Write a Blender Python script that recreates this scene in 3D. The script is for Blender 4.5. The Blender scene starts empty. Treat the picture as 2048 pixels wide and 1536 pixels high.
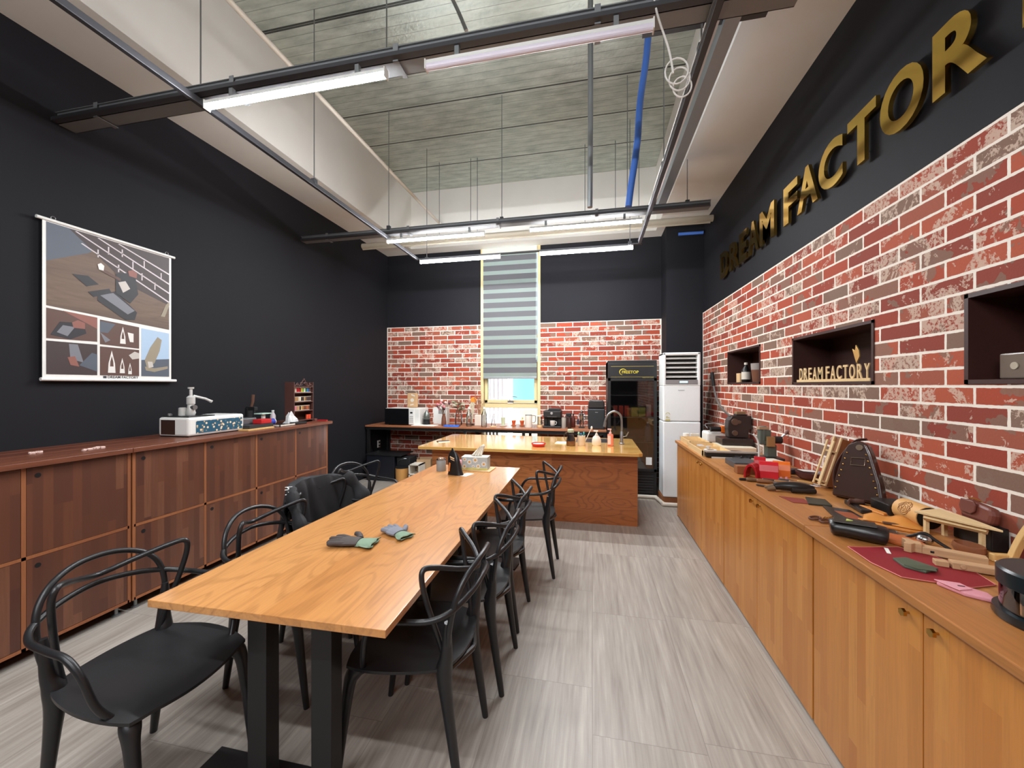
import bpy, bmesh, math, random
from mathutils import Vector, Matrix
R = math.radians
SC = bpy.context.scene
C = SC.collection
# ---------------------------------------------------------------- camera, world, exposure
cam_d = bpy.data.cameras.new('camera'); cam = bpy.data.objects.new('camera', cam_d); C.objects.link(cam)
cam_d.sensor_fit = 'HORIZONTAL'; cam_d.sensor_width = 36.0; cam_d.lens = 775.0/2048*36.0
cam_d.shift_y = 3.0/2048; cam_d.clip_start = 0.05
cam.location = (0, 0, 1.5); cam.rotation_euler = (R(90), 0, math.atan(161/775.0))
SC.camera = cam
SC.view_settings.view_transform = 'Standard'; SC.view_settings.look = 'None'
SC.view_settings.gamma = 1.0; SC.view_settings.exposure = 0.62
SC.view_settings.use_curve_mapping = False
LAMP = 170.0       # emission of a lit batten
DAY = 6.5         # daylight
w = bpy.data.worlds.new('world'); SC.world = w; w.use_nodes = True
bg = w.node_tree.nodes['Background']; bg.inputs[0].default_value = (0.80, 0.93, 1.0, 1); bg.inputs[1].default_value = DAY
try:
    SC.cycles.use_denoising = True; SC.cycles.max_bounces = 8; SC.cycles.diffuse_bounces = 5
    SC.cycles.glossy_bounces = 4; SC.cycles.transmission_bounces = 6; SC.cycles.transparent_max_bounces = 12
    SC.cycles.sample_clamp_indirect = 6.0; SC.cycles.caustics_reflective = False; SC.cycles.caustics_refractive = False
except Exception: pass
# the room
XL, XR, YB, YF = -3.60, 1.55, 6.355, -3.2
ZB, ZD, ZBR = 3.815, 4.77, 2.533          # beam underside, roof deck, top of the bricks
# ---------------------------------------------------------------- node helpers
def s2l(c): return tuple((x/12.92 if x <= .04045 else ((x+.055)/1.055)**2.4) for x in c)
def rgb(r, g, b): return s2l((r/255., g/255., b/255.)) + (1,)
class NT:
    def __init__(s, name):
        s.m = bpy.data.materials.new(name); s.m.use_nodes = True; s.t = s.m.node_tree; s.n = s.t.nodes; s.l = s.t.links
        s.b = s.n['Principled BSDF']; s.o = s.n['Material Output']
    def new(s, ty, **kw):
        n = s.n.new(ty)
        for k, v in kw.items(): setattr(n, k, v)
        return n
    def put(s, sock, v):
        if isinstance(v, bpy.types.NodeSocket): s.l.new(v, sock)
        elif v is not None: sock.default_value = v
    def math(s, op, a, b=None, c=None):
        n = s.new('ShaderNodeMath', operation=op); s.put(n.inputs[0], a); s.put(n.inputs[1], b)
        if c is not None: s.put(n.inputs[2], c)
        return n.outputs[0]
    def mix(s, f, a, b, mode='MIX'):
        n = s.new('ShaderNodeMix', data_type='RGBA', blend_type=mode); s.put(n.inputs[0], f); s.put(n.inputs[6], a); s.put(n.inputs[7], b); return n.outputs[2]
    def obj(s):
        return s.new('ShaderNodeTexCoord').outputs['Object']
    def sep(s, v):
        n = s.new('ShaderNodeSeparateXYZ'); s.put(n.inputs[0], v); return n.outputs
    def comb(s, x, y, z):
        n = s.new('ShaderNodeCombineXYZ'); s.put(n.inputs[0], x); s.put(n.inputs[1], y); s.put(n.inputs[2], z); return n.outputs[0]
    def noise(s, v, scale, detail=3, rough=.5, dist=0):
        n = s.new('ShaderNodeTexNoise'); s.put(n.inputs['Vector'], v); n.inputs['Scale'].default_value = scale
        n.inputs['Detail'].default_value = detail; n.inputs['Roughness'].default_value = rough; n.inputs['Distortion'].default_value = dist
        return n.outputs[0]
    def white(s, v):
        n = s.new('ShaderNodeTexWhiteNoise'); n.noise_dimensions = '3D'; s.put(n.inputs['Vector'], v); return n.outputs[0]
    def ramp(s, f, stops, interp='LINEAR'):
        n = s.new('ShaderNodeValToRGB'); s.put(n.inputs[0], f); e = n.color_ramp; e.interpolation = interp
        e.elements[0].position = stops[0][0]; e.elements[0].color = stops[0][1]
        e.elements[1].position = stops[-1][0]; e.elements[1].color = stops[-1][1]
        for p, c in stops[1:-1]:
            x = e.elements.new(p); x.color = c
        return n.outputs[0]
    def bump(s, h, strength=.3, dist=.01):
        n = s.new('ShaderNodeBump'); s.put(n.inputs['Height'], h); n.inputs['Strength'].default_value = strength; n.inputs['Distance'].default_value = dist
        s.l.new(n.outputs[0], s.b.inputs['Normal'])
    def fin(s, col=None, rough=None, metal=None, coat=None):
        s.put(s.b.inputs['Base Color'], col); s.put(s.b.inputs['Roughness'], rough); s.put(s.b.inputs['Metallic'], metal)
        if coat is not None: s.b.inputs['Coat Weight'].default_value = coat; s.b.inputs['Coat Roughness'].default_value = .12
        return s.m
_pl = {}
def plain(r, g, b, rough=.5, metal=0., coat=None, var=.02):
    key = (r, g, b, rough, metal, coat)
    if key in _pl: return _pl[key]
    t = NT('surface_%d_%d_%d' % (r, g, b)); c = rgb(r, g, b)
    n = t.noise(t.obj(), 60, 2)
    d = tuple(x*(1-var*2) for x in c[:3]) + (1,)
    col = t.mix(n, c, d)
    _pl[key] = t.fin(col, rough, metal, coat); return _pl[key]
def emit(name, col, st):
    m = bpy.data.materials.new(name); m.use_nodes = True; n = m.node_tree; b = n.nodes['Principled BSDF']
    b.inputs['Base Color'].default_value = (.8, .8, .8, 1); b.inputs['Emission Color'].default_value = col; b.inputs['Emission Strength'].default_value = st; return m
def glassy(name, col=(1, 1, 1, 1), rough=.02, alpha=.25):
    # thin clear sheet: mostly see-through with a glossy skin
    t = NT(name); tr = t.new('ShaderNodeBsdfTransparent'); tr.inputs[0].default_value = col
    gl = t.new('ShaderNodeBsdfGlossy'); gl.inputs['Roughness'].default_value = rough; gl.inputs[0].default_value = (1, 1, 1, 1)
    fr = t.new('ShaderNodeFresnel'); fr.inputs[0].default_value = 1.45
    f = t.math('ADD', fr.outputs[0], alpha*.25)
    mx = t.new('ShaderNodeMixShader'); t.put(mx.inputs[0], f); t.l.new(tr.outputs[0], mx.inputs[1]); t.l.new(gl.outputs[0], mx.inputs[2])
    t.l.new(mx.outputs[0], t.o.inputs[0]); return t.m
def wood(name, cols, along='Y', strip=.0, length=.5, grain=.35, rings=.0, rough=.45, coat=None, dark=.6, ringscale=1.0, bumps=.12):
    """cols: light to dark rgb triples; along: board direction; strip: width of glued strips"""
    t = NT(name); x, y, z = t.sep(t.obj())
    a, b, c = {'Y': (y, x, z), 'X': (x, y, z), 'Z': (z, y, x)}[along]
    cross = t.math('ADD', b, t.math('MULTIPLY', c, .73)) if along != 'Z' else t.math('ADD', b, c)
    v = t.comb(t.math('MULTIPLY', a, .06), b, c)
    if strip:
        k = t.math('FLOOR', t.math('DIVIDE', cross if along == 'Z' else b, strip))
        off = t.white(t.comb(k, 3.1, 0.7))
        j = t.math('FLOOR', t.math('ADD', t.math('DIVIDE', a, length), t.math('MULTIPLY', off, 5.0)))
        idv = t.white(t.comb(k, j, 1.3))
        v2 = t.comb(t.math('MULTIPLY', a, .05), t.math('ADD', b, t.math('MULTIPLY', idv, 7)), c)
    else:
        idv = t.noise(v, 2.2, 2); v2 = v
    g = t.noise(v2, 90, 4, .65)
    st = [(i/(len(cols)-1.0) if not strip else .1+.8*i/(len(cols)-1.0), rgb(*cc)) for i, cc in enumerate(cols)]
    if not strip: st = [(.3+.4*i/(len(cols)-1.0), rgb(*cc)) for i, cc in enumerate(cols)]
    col = t.ramp(idv, st)
    dk = tuple(q*dark for q in rgb(*cols[-1])[:3]) + (1,)
    gm = t.math('MULTIPLY', t.ramp(g, [(.42, (0, 0, 0, 1)), (.72, (1, 1, 1, 1))]), grain)
    col = t.mix(gm, col, dk)
    h = g
    if rings:
        vv = t.comb(t.math('MULTIPLY', a, .22*ringscale), t.math('MULTIPLY', b, 1.0*ringscale), t.math('MULTIPLY', c, 1.0*ringscale))
        if strip: vv = t.comb(t.math('MULTIPLY', a, .22*ringscale), t.math('ADD', t.math('MULTIPLY', b, ringscale), t.math('MULTIPLY', idv, 9)), t.math('MULTIPLY', c, ringscale))
        q = t.noise(vv, 3.2, 2, .5, .3)
        r = t.math('SINE', t.math('MULTIPLY', q, 110.0))
        rm = t.math('MULTIPLY', t.ramp(r, [(.35, (0, 0, 0, 1)), (.95, (1, 1, 1, 1))]), t.math('MULTIPLY', g, rings))
        col = t.mix(rm, col, dk)
    t.bump(h, bumps, .002)
    return t.fin(col, rough, None, coat)
# ---------------------------------------------------------------- mesh helpers
class MB:
    def __init__(s): s.v = []; s.f = []; s.m = []
    def add(s, vs, fs, m=0):
        o = len(s.v); s.v += [tuple(v) for v in vs]; s.f += [tuple(i+o for i in f) for f in fs]; s.m += [m]*len(fs); return s
    def box(s, x0, x1, y0, y1, z0, z1, m=0):
        x0, x1 = sorted((x0, x1)); y0, y1 = sorted((y0, y1)); z0, z1 = sorted((z0, z1))
        return s.add([(x0,y0,z0),(x1,y0,z0),(x1,y1,z0),(x0,y1,z0),(x0,y0,z1),(x1,y0,z1),(x1,y1,z1),(x0,y1,z1)],
                     [(0,3,2,1),(4,5,6,7),(0,1,5,4),(1,2,6,5),(2,3,7,6),(3,0,4,7)], m)
    def xform(s, M, start=0):
        for i in range(start, len(s.v)): s.v[i] = tuple(M @ Vector(s.v[i]))
        return s
    def rbox(s, cx, cy, cz, dx, dy, dz, rot=(0,0,0), m=0):
        i = len(s.v); s.box(-dx/2, dx/2, -dy/2, dy/2, -dz/2, dz/2, m)
        from mathutils import Euler
        return s.xform(Matrix.Translation((cx, cy, cz)) @ Euler([R(a) for a in rot]).to_matrix().to_4x4(), i)
    def tube(s, pts, rad, seg=8, m=0, closed=False, caps=True, flat=1.0):
        pts = [Vector(p) for p in pts]; n = len(pts)
        rr = rad if isinstance(rad, (list, tuple)) else [rad]*n
        tan = []
        for i in range(n):
            a = pts[(i-1) % n] if (closed or i > 0) else pts[i]; b = pts[(i+1) % n] if (closed or i < n-1) else pts[i]
            d = b-a; tan.append(d.normalized() if d.length > 1e-9 else Vector((0, 0, 1)))
        up = Vector((0, 0, 1)) if abs(tan[0].z) < .9 else Vector((1, 0, 0))
        nrm = (up - tan[0]*up.dot(tan[0])).normalized(); vs = []; fs = []
        for i in range(n):
            nrm = (nrm - tan[i]*nrm.dot(tan[i])); nrm = nrm.normalized() if nrm.length > 1e-6 else tan[i].orthogonal().normalized()
            bi = tan[i].cross(nrm)
            for k in range(seg):
                a = 2*math.pi*k/seg; vs.append(pts[i] + nrm*math.cos(a)*rr[i] + bi*math.sin(a)*rr[i]*flat)
        for i in range(n if closed else n-1):
            j = (i+1) % n
            for k in range(seg):
                k2 = (k+1) % seg; fs.append((i*seg+k, i*seg+k2, j*seg+k2, j*seg+k))
        if caps and not closed:
            fs.append(tuple(reversed(range(seg)))); fs.append(tuple((n-1)*seg+k for k in range(seg)))
        return s.add(vs, fs, m)
    def cyl(s, p0, p1, r0, r1=None, seg=16, m=0): return s.tube([p0, p1], [r0, r0 if r1 is None else r1], seg, m)
    def lathe(s, prof, c=(0,0,0), seg=24, m=0, sx=1, sy=1):
        vs = []; fs = []; n = len(prof)
        for r, z in prof:
            for k in range(seg):
                a = 2*math.pi*k/seg; vs.append((c[0]+max(r, 1e-4)*math.cos(a)*sx, c[1]+max(r, 1e-4)*math.sin(a)*sy, c[2]+z))
        for i in range(n-1):
            for k in range(seg):
                k2 = (k+1) % seg; fs.append((i*seg+k, i*seg+k2, (i+1)*seg+k2, (i+1)*seg+k))
        fs.append(tuple(reversed(range(seg)))); fs.append(tuple((n-1)*seg+k for k in range(seg)))
        return s.add(vs, fs, m)
    def prism(s, poly, h0, h1, plane='XY', m=0):
        """poly in 2D, extruded from h0 to h1 along the third axis"""
        n = len(poly)
        def P(p, h): return {'XY': (p[0], p[1], h), 'XZ': (p[0], h, p[1]), 'YZ': (h, p[0], p[1])}[plane]
        vs = [P(p, h0) for p in poly] + [P(p, h1) for p in poly]
        fs = [tuple(reversed(range(n))), tuple(range(n, 2*n))] + [(i, (i+1) % n, n+(i+1) % n, n+i) for i in range(n)]
        return s.add(vs, fs, m)
    def sphere(s, c, r, m=0, seg=12, sz=1.0):
        k = 8; return s.lathe([(r*math.sin(math.pi*i/k), -r*math.cos(math.pi*i/k)*sz) for i in range(k+1)], c, seg, m)
    def build(s, name, mats, parent=None, smooth=False, bevel=0, loc=None, rot=None):
        me = bpy.data.meshes.new(name); me.from_pydata(s.v, [], s.f)
        for m in (mats if isinstance(mats, (list, tuple)) else [mats]): me.materials.append(m)
        me.polygons.foreach_set('material_index', s.m)
        bm = bmesh.new(); bm.from_mesh(me); bmesh.ops.recalc_face_normals(bm, faces=bm.faces); bm.to_mesh(me); bm.free()
        if smooth: me.polygons.foreach_set('use_smooth', [True]*len(me.polygons))
        me.update(); o = bpy.data.objects.new(name, me); C.objects.link(o)
        if smooth:
            try: me.set_sharp_from_angle(angle=R(42))
            except Exception: pass
        if bevel:
            b = o.modifiers.new('bevel', 'BEVEL'); b.width = bevel; b.segments = 2; b.limit_method = 'ANGLE'; b.angle_limit = R(40)
        if parent: o.parent = parent
        if loc: o.location = loc
        if rot is not None: o.rotation_euler = (0, 0, R(rot)) if not isinstance(rot, tuple) else tuple(R(a) for a in rot)
        return o
def spline(ctrl, n=8, closed=False):
    P = [Vector(p) for p in ctrl]; out = []; N = len(P)
    for i in range(N if closed else N-1):
        g = (lambda k: P[k % N]) if closed else (lambda k: P[min(max(k, 0), N-1)])
        p0, p1, p2, p3 = g(i-1), g(i), g(i+1), g(i+2)
        for j in range(n):
            u = j/float(n)
            out.append(.5*((2*p1)+(p2-p0)*u+(2*p0-5*p1+4*p2-p3)*u*u+(3*p1-p0-3*p2+p3)*u**3))
    if not closed: out.append(P[-1])
    return out
def tag(o, label=None, cat=None, group=None, kind=None):
    if label: o['label'] = label
    if cat: o['category'] = cat
    if group: o['group'] = group
    if kind: o['kind'] = kind
    return o
def thing(name, label, cat, loc=(0,0,0), rot=0, group=None):
    o = bpy.data.objects.new(name, None); o.empty_display_size = .05; C.objects.link(o); o.location = loc
    o.rotation_euler = (0, 0, R(rot)) if not isinstance(rot, tuple) else tuple(R(a) for a in rot)
    return tag(o, label, cat, group)
def single(name, label, cat, mb, mats, loc=(0,0,0), rot=0, group=None, smooth=False, bevel=0):
    return tag(mb.build(name, mats, None, smooth, bevel, loc, rot), label, cat, group)
def struct(name, mb, mats, bevel=0): return tag(mb.build(name, mats, bevel=bevel), kind='structure')
def kids(o): return [c for c in list(C.objects) if c.parent == o]
def copy_tree(o, parent=None, ks=None):
    c = o.copy(); C.objects.link(c); c.parent = parent
    for ch in kids(o): copy_tree(ch, c)
    return c
def text_mb(txt, w, h, d, m=0, bold=.0):
    """flat lettering, bounding box w x h, in the XZ plane facing -Y, lower left at origin, depth d behind"""
    cu = bpy.data.curves.new('t', 'FONT'); cu.body = txt; cu.size = 1; cu.extrude = .05; cu.offset = bold; cu.resolution_u = 6
    o = bpy.data.objects.new('t', cu); C.objects.link(o); bpy.context.view_layer.update()
    me = bpy.data.meshes.new_from_object(o.evaluated_get(bpy.context.evaluated_depsgraph_get()))
    V = [v.co.copy() for v in me.vertices]; F = [tuple(p.vertices) for p in me.polygons]
    bpy.data.objects.remove(o); bpy.data.curves.remove(cu); bpy.data.meshes.remove(me)
    x0 = min(v.x for v in V); x1 = max(v.x for v in V); y0 = min(v.y for v in V); y1 = max(v.y for v in V)
    mb = MB(); mb.add([((v.x-x0)/(x1-x0)*w, (.5-v.z/.1)*d, (v.y-y0)/(y1-y0)*h) for v in V], F, m); return mb
# ---------------------------------------------------------------- materials
def m_brick():
    t = NT('brickwork'); x, y, z = t.sep(t.obj()); PH, PW, J = .0793, .268, .0125
    u = t.math('ADD', x, y)
    rz = t.math('DIVIDE', t.math('SUBTRACT', z, ZBR-.006), PH); row = t.math('FLOOR', rz); fz = t.math('FRACT', rz)
    off = t.math('MULTIPLY', t.math('MODULO', t.math('ADD', row, 200.), 2.0), .5)
    ru = t.math('ADD', t.math('DIVIDE', u, PW), off); colm = t.math('FLOOR', ru); fu = t.math('FRACT', ru)
    wob = t.math('MULTIPLY', t.math('SUBTRACT', t.noise(t.obj(), 35, 2), .5), .0055)
    dz = t.math('MULTIPLY', t.math('MINIMUM', fz, t.math('SUBTRACT', 1., fz)), PH)
    du = t.math('MULTIPLY', t.math('MINIMUM', fu, t.math('SUBTRACT', 1., fu)), PW)
    e = t.math('ADD', t.math('MINIMUM', dz, du), wob)
    mort = t.math('SMOOTHSTEP' if False else 'LESS_THAN', e, J/2)
    idv = t.white(t.comb(colm, row, 2.)); id2 = t.white(t.comb(colm, row, 9.)); id3 = t.white(t.comb(row, colm, 5.))
    base = t.ramp(idv, [(0., rgb(170, 72, 46)), (.18, rgb(152, 62, 42)), (.36, rgb(178, 86, 58)), (.54, rgb(140, 60, 44)), (.70, rgb(160, 86, 64)), (.84, rgb(126, 102, 86)), (1., rgb(126, 102, 86))], 'CONSTANT')
    nb = t.noise(t.obj(), 7, 3, .6); base = t.mix(t.math('MULTIPLY', t.math('GREATER_THAN', t.math('ADD', nb, t.math('MULTIPLY', id3, .30)), .76), .75), base, rgb(128, 108, 92))
    fine = t.noise(t.obj(), 110, 3, .7); base = t.mix(t.math('MULTIPLY', fine, .32), base, rgb(116, 50, 40))
    big = t.noise(t.obj(), 9, 5, .72, .6)
    wt = t.math('GREATER_THAN', t.math('ADD', big, t.math('MULTIPLY', id2, .26)), .715)
    sp = t.ramp(t.noise(t.obj(), 75, 3, .6), [(.38, (0, 0, 0, 1)), (.5, (1, 1, 1, 1))])
    base = t.mix(t.math('MULTIPLY', wt, t.math('MULTIPLY', sp, .72)), base, rgb(206, 182, 164))
    col = t.mix(mort, base, rgb(236, 226, 214))
    hh = t.math('ADD', t.math('MULTIPLY', t.math('SUBTRACT', 1., mort), .8), t.math('MULTIPLY', fine, .25)); t.bump(hh, .55, .006)
    return t.fin(col, .85)
def m_floor():
    t = NT('floor_planks'); x, y, z = t.sep(t.obj())
    kx = t.math('FLOOR', t.math('DIVIDE', x, .46)); fx = t.math('FRACT', t.math('DIVIDE', x, .46))
    ry = t.math('ADD', t.math('DIVIDE', y, .92), t.math('MULTIPLY', t.white(t.comb(kx, 1., 1.)), 1.0)); ky = t.math('FLOOR', ry); fy = t.math('FRACT', ry)
    idv = t.white(t.comb(kx, ky, 4.))
    s = t.noise(t.comb(t.math('ADD', x, t.math('MULTIPLY', idv, 9)), t.math('MULTIPLY', y, .045), 0.), 42, 5, .62)
    s2 = t.noise(t.comb(t.math('MULTIPLY', x, 1.), t.math('MULTIPLY', y, .09), idv), 9, 3, .6)
    f = t.math('ADD', t.math('MULTIPLY', s, .7), t.math('MULTIPLY', s2, .4))
    col = t.ramp(f, [(.36, rgb(132, 122, 114)), (.5, rgb(156, 148, 139)), (.6, rgb(168, 160, 151)), (.72, rgb(186, 179, 170))])
    col = t.mix(t.math('MULTIPLY', idv, .16), col, rgb(120, 106, 98))
    e = t.math('MINIMUM', t.math('MULTIPLY', t.math('MINIMUM', fx, t.math('SUBTRACT', 1., fx)), .46), t.math('MULTIPLY', t.math('MINIMUM', fy, t.math('SUBTRACT', 1., fy)), .92))
    col = t.mix(t.math('MULTIPLY', t.math('LESS_THAN', e, .0014), .45), col, rgb(90, 82, 76))
    cross = t.noise(t.comb(t.math('MULTIPLY', x, .1), y, 0.), 260, 2); col = t.mix(t.math('MULTIPLY', cross, .14), col, rgb(110, 100, 94))
    t.bump(s, .06, .002); return t.fin(col, .42)
def m_foil():
    t = NT('foil_insulation'); x, y, z = t.sep(t.obj())
    ridge = t.math('FRACT', t.math('DIVIDE', y, .095)); rr = t.math('LESS_THAN', ridge, .06)
    row = t.math('FLOOR', t.math('DIVIDE', y, .095))
    dash = t.math('SINE', t.math('MULTIPLY', t.math('ADD', x, t.math('MULTIPLY', y, .25)), 150.))
    band = t.math('MULTIPLY', t.math('GREATER_THAN', dash, .2), t.math('GREATER_THAN', ridge, .35))
    reg = t.ramp(t.noise(t.comb(t.math('MULTIPLY', x, .35), y, 0.), 1.1, 2), [(.42, (0, 0, 0, 1)), (.55, (1, 1, 1, 1))])
    h = t.math('ADD', t.math('MULTIPLY', t.math('MULTIPLY', band, reg), .5), t.math('MULTIPLY', rr, -1.0)); h = t.math('ADD', h, t.math('MULTIPLY', t.noise(t.obj(), 22, 3), 1.3))
    n = t.noise(t.comb(t.math('MULTIPLY', x, .3), y, z), 14, 4, .6)
    col = t.ramp(n, [(.3, rgb(160, 168, 160)), (.7, rgb(200, 208, 198))]); col = t.mix(t.math('MULTIPLY', rr, .5), col, rgb(60, 62, 60))
    sm_ = None
    for yy in (2.35, 3.04, 3.06, 4.22, 4.80, 5.42):
        q = t.math('LESS_THAN', t.math('ABSOLUTE', t.math('SUBTRACT', y, yy)), .009); sm_ = q if sm_ is None else t.math('MAXIMUM', sm_, q)
    col = t.mix(t.math('MULTIPLY', sm_, .9), col, rgb(24, 24, 24))
    t.bump(h, .5, .006); return t.fin(col, t.ramp(n, [(.3, (.28, .28, .28, 1)), (.7, (.5, .5, .5, 1))]), .48)
def m_wall():
    t = NT('black_paint'); n = t.noise(t.obj(), 45, 3); t.bump(n, .12, .002); t.b.inputs['Specular IOR Level'].default_value = .18
    return t.fin(t.mix(t.noise(t.obj(), 1.2, 2), rgb(31, 31, 36), rgb(26, 26, 30)), .7)
def m_ceil():
    t = NT('white_plaster'); n = t.noise(t.obj(), 3, 3)
    return t.fin(t.mix(n, rgb(232, 230, 224), rgb(222, 219, 212)), .8)
M = {}
M['brick'] = m_brick(); M['floor'] = m_floor(); M['foil'] = m_foil(); M['wall'] = m_wall(); M['plaster'] = m_ceil()
M['oak'] = wood('oak_table', [(208, 148, 88), (199, 137, 77), (189, 126, 68)], 'Y', .15, 6, .36, .7, .28, .6, .62, 1.0)
M['oak2'] = wood('oak_island_top', [(236, 188, 112), (228, 176, 98), (220, 166, 90)], 'X', .16, 2.6, .22, .16, .13, .9, .7)
M['redoak'] = wood('red_oak_panel', [(194, 122, 68), (180, 108, 58), (166, 96, 50)], 'X', .24, 3.0, .45, 1.0, .42, .1, .5, 1.3)
M['honey'] = wood('honey_strips', [(200, 134, 62), (190, 122, 52), (180, 110, 43), (196, 128, 58)], 'Z', .047, .6, .42, 0, .40, .15, .62)
M['honeytop'] = wood('honey_worktop', [(192, 134, 78), (182, 122, 66), (172, 112, 58)], 'Y', .09, 3, .45, .3, .4, .1, .6)
M['walnut'] = wood('walnut_strips', [(104, 62, 44), (92, 54, 40), (80, 46, 36), (116, 74, 54)], 'Z', .042, .5, .5, 0, .42, .15, .55)
M['walnuttop'] = wood('walnut_worktop', [(124, 72, 50), (108, 60, 42), (94, 50, 36)], 'Y', .06, 1.2, .5, 0, .4, .1, .55)
M['walnutedge'] = wood('walnut_edges', [(160, 100, 62), (140, 84, 52)], 'Z', 0, 1, .3, 0, .5)
M['darkwood'] = wood('dark_niche_wood', [(66, 34, 28), (52, 26, 22)], 'Y', 0, 1, .4, 0, .5)
M['shelfwood'] = wood('shelf_wood', [(170, 110, 76), (150, 92, 60)], 'X', 0, 1, .4, 0, .4)
M['birch'] = wood('birch_ply', [(232, 204, 156), (220, 186, 134)], 'Y', 0, 1, .25, 0, .55)
M['pine'] = wood('pine_wood', [(222, 184, 124), (206, 162, 98)], 'Z', 0, 1, .3, 0, .55)
M['paleoak'] = wood('pale_wood', [(206, 168, 128), (188, 148, 108)], 'X', 0, 1, .35, .2, .55)
M['midwood'] = wood('brown_wood', [(160, 104, 62), (136, 84, 48)], 'Z', 0, 1, .4, 0, .5)
M['blackplastic'] = plain(30, 30, 32, .38); M['black'] = plain(22, 22, 24, .45); M['blackmetal'] = plain(34, 35, 37, .4, .3)
M['white'] = plain(232, 232, 228, .4); M['offwhite'] = plain(220, 212, 198, .5); M['chrome'] = plain(200, 200, 202, .18, 1.)
M['steel'] = plain(150, 152, 154, .35, .9); M['galv'] = plain(150, 154, 156, .45, .7); M['traygrey'] = plain(128, 130, 132, .5, .3)
M['traydark'] = plain(62, 62, 66, .45, .3); M['brass'] = plain(200, 158, 84, .25, 1.); M['gold'] = plain(252, 204, 100, .10, 1., None, .02)
M['gold_edge'] = plain(70, 48, 20, .4, .6); M['grey'] = plain(150, 150, 148, .5); M['blue'] = plain(66, 112, 196, .45)
M['red'] = plain(190, 30, 34, .4); M['orange'] = plain(230, 112, 30, .4); M['leather_dk'] = plain(64, 34, 26, .38, 0, .2)
M['leather_bk'] = plain(30, 26, 24, .38, 0, .2); M['leather_tan'] = plain(206, 130, 52, .5); M['leather_br'] = plain(112, 58, 46, .45)
M['leather_ora'] = plain(186, 98, 48, .45); M['card'] = plain(176, 144, 108, .8); M['paper'] = plain(240, 236, 226, .8)
M['frameyellow'] = plain(222, 206, 156, .45); M['glass'] = glassy('clear_glass'); M['glass_t'] = glassy('tinted_glass', (.74, .74, .74, 1), .03)
M['cable'] = plain(214, 210, 204, .5); M['rubber'] = plain(24, 24, 24, .7)
M['lit'] = emit('lit_diffuser', (.95, .975, 1.0, 1), LAMP); M['unlit'] = plain(226, 220, 234, .35)
# ---------------------------------------------------------------- room shell
struct('floor', MB().box(XL-.2, XR+.3, YF-.2, YB+.25, -.1, 0), M['floor'])
struct('ceiling', MB().box(XL-.2, XR+.3, YF-.2, YB+.25, ZD, ZD+.1), M['foil'])
struct('trim_1', MB().box(XL-.1, -3.017, YF, YB+.1, ZB, ZD+.02), M['plaster'])       # left beam
struct('trim_2', MB().box(.93, XR+.15, YF, YB+.1, ZB, ZD+.02), M['plaster'])         # right beam
struct('trim_3', MB().box(-3.017, .93, 6.097, YB+.1, ZB, ZD+.02), M['plaster'])      # beam over the window wall
struct('trim_4', MB().box(-3.017, .93, YF, YF+.3, ZB, ZD+.02), M['plaster'])
struct('wall_left', MB().box(XL-.15, XL, YF, YB+.1, 0, ZD), M['wall'])
struct('wall_front', MB().box(XL-.1, XR+.2, YF-.15, YF, 0, ZD), M['wall'])
struct('wall_column', MB().box(1.045, XR, 5.94, YB+.1, 0, ZB), M['wall'])
WX0, WX1, WZ0 = -1.862, -.84, .32
b = MB(); T = .16
b.box(XL-.1, WX0, YB, YB+T, ZBR, ZB+.3); b.box(WX1, 1.2, YB, YB+T, ZBR, ZB+.3); struct('wall_back_upper', b, M['wall'])
b = MB(); b.box(XL-.1, WX0, YB-.012, YB+T, 0, ZBR); b.box(WX1, 1.046, YB-.012, YB+T, 0, ZBR); b.box(WX0, WX1, YB-.012, YB+T, 0, WZ0)
struct('wall_back', b, M['brick'])
b = MB().box(XL, XL+.012, YB-.016, YB-.012, 0, ZBR).box(1.033, 1.045, YB-.016, YB-.012, 0, ZBR).box(XR-.016, XR-.012, 5.928, 5.94, 0, ZBR); struct('trim_5', b, plain(236, 226, 214, .8))
# right wall with its three niches
NI = [(4.02, 4.912, 1.516, 1.888), (2.523, 3.422, 1.507, 1.868), (1.02, 1.985, 1.506, 1.882)]
b = MB(); ys = [YF]
for n in sorted(NI): ys += [n[0], n[1]]
ys.append(5.94)
x0 = XR-.012
for i in range(len(ys)-1):
    nn = [n for n in NI if abs(n[0]-ys[i]) < 1e-6]
    if nn: n = nn[0]; b.box(x0, XR+.14, ys[i], ys[i+1], 0, n[2]); b.box(x0, XR+.14, ys[i], ys[i+1], n[3], ZBR)
    else: b.box(x0, XR+.14, ys[i], ys[i+1], 0, ZBR)
struct('wall_right', b, M['brick'])
struct('wall_right_upper', MB().box(XR, XR+.14, YF, YB+.2, ZBR, ZD), M['wall'])
for i, n in enumerate(NI):
    b = MB(); y0, y1, z0, z1 = n; x1 = XR+.26; q = .018
    b.box(x1-q, x1, y0, y1, z0, z1).box(x0-.006, x1, y0, y0+q, z0, z1).box(x0-.006, x1, y1-q, y1, z0, z1).box(x0-.006, x1, y0, y1, z0, z0+q).box(x0-.006, x1, y0, y1, z1-q, z1)
    struct('trim_%d' % (6+i), b, M['darkwood'])
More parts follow.
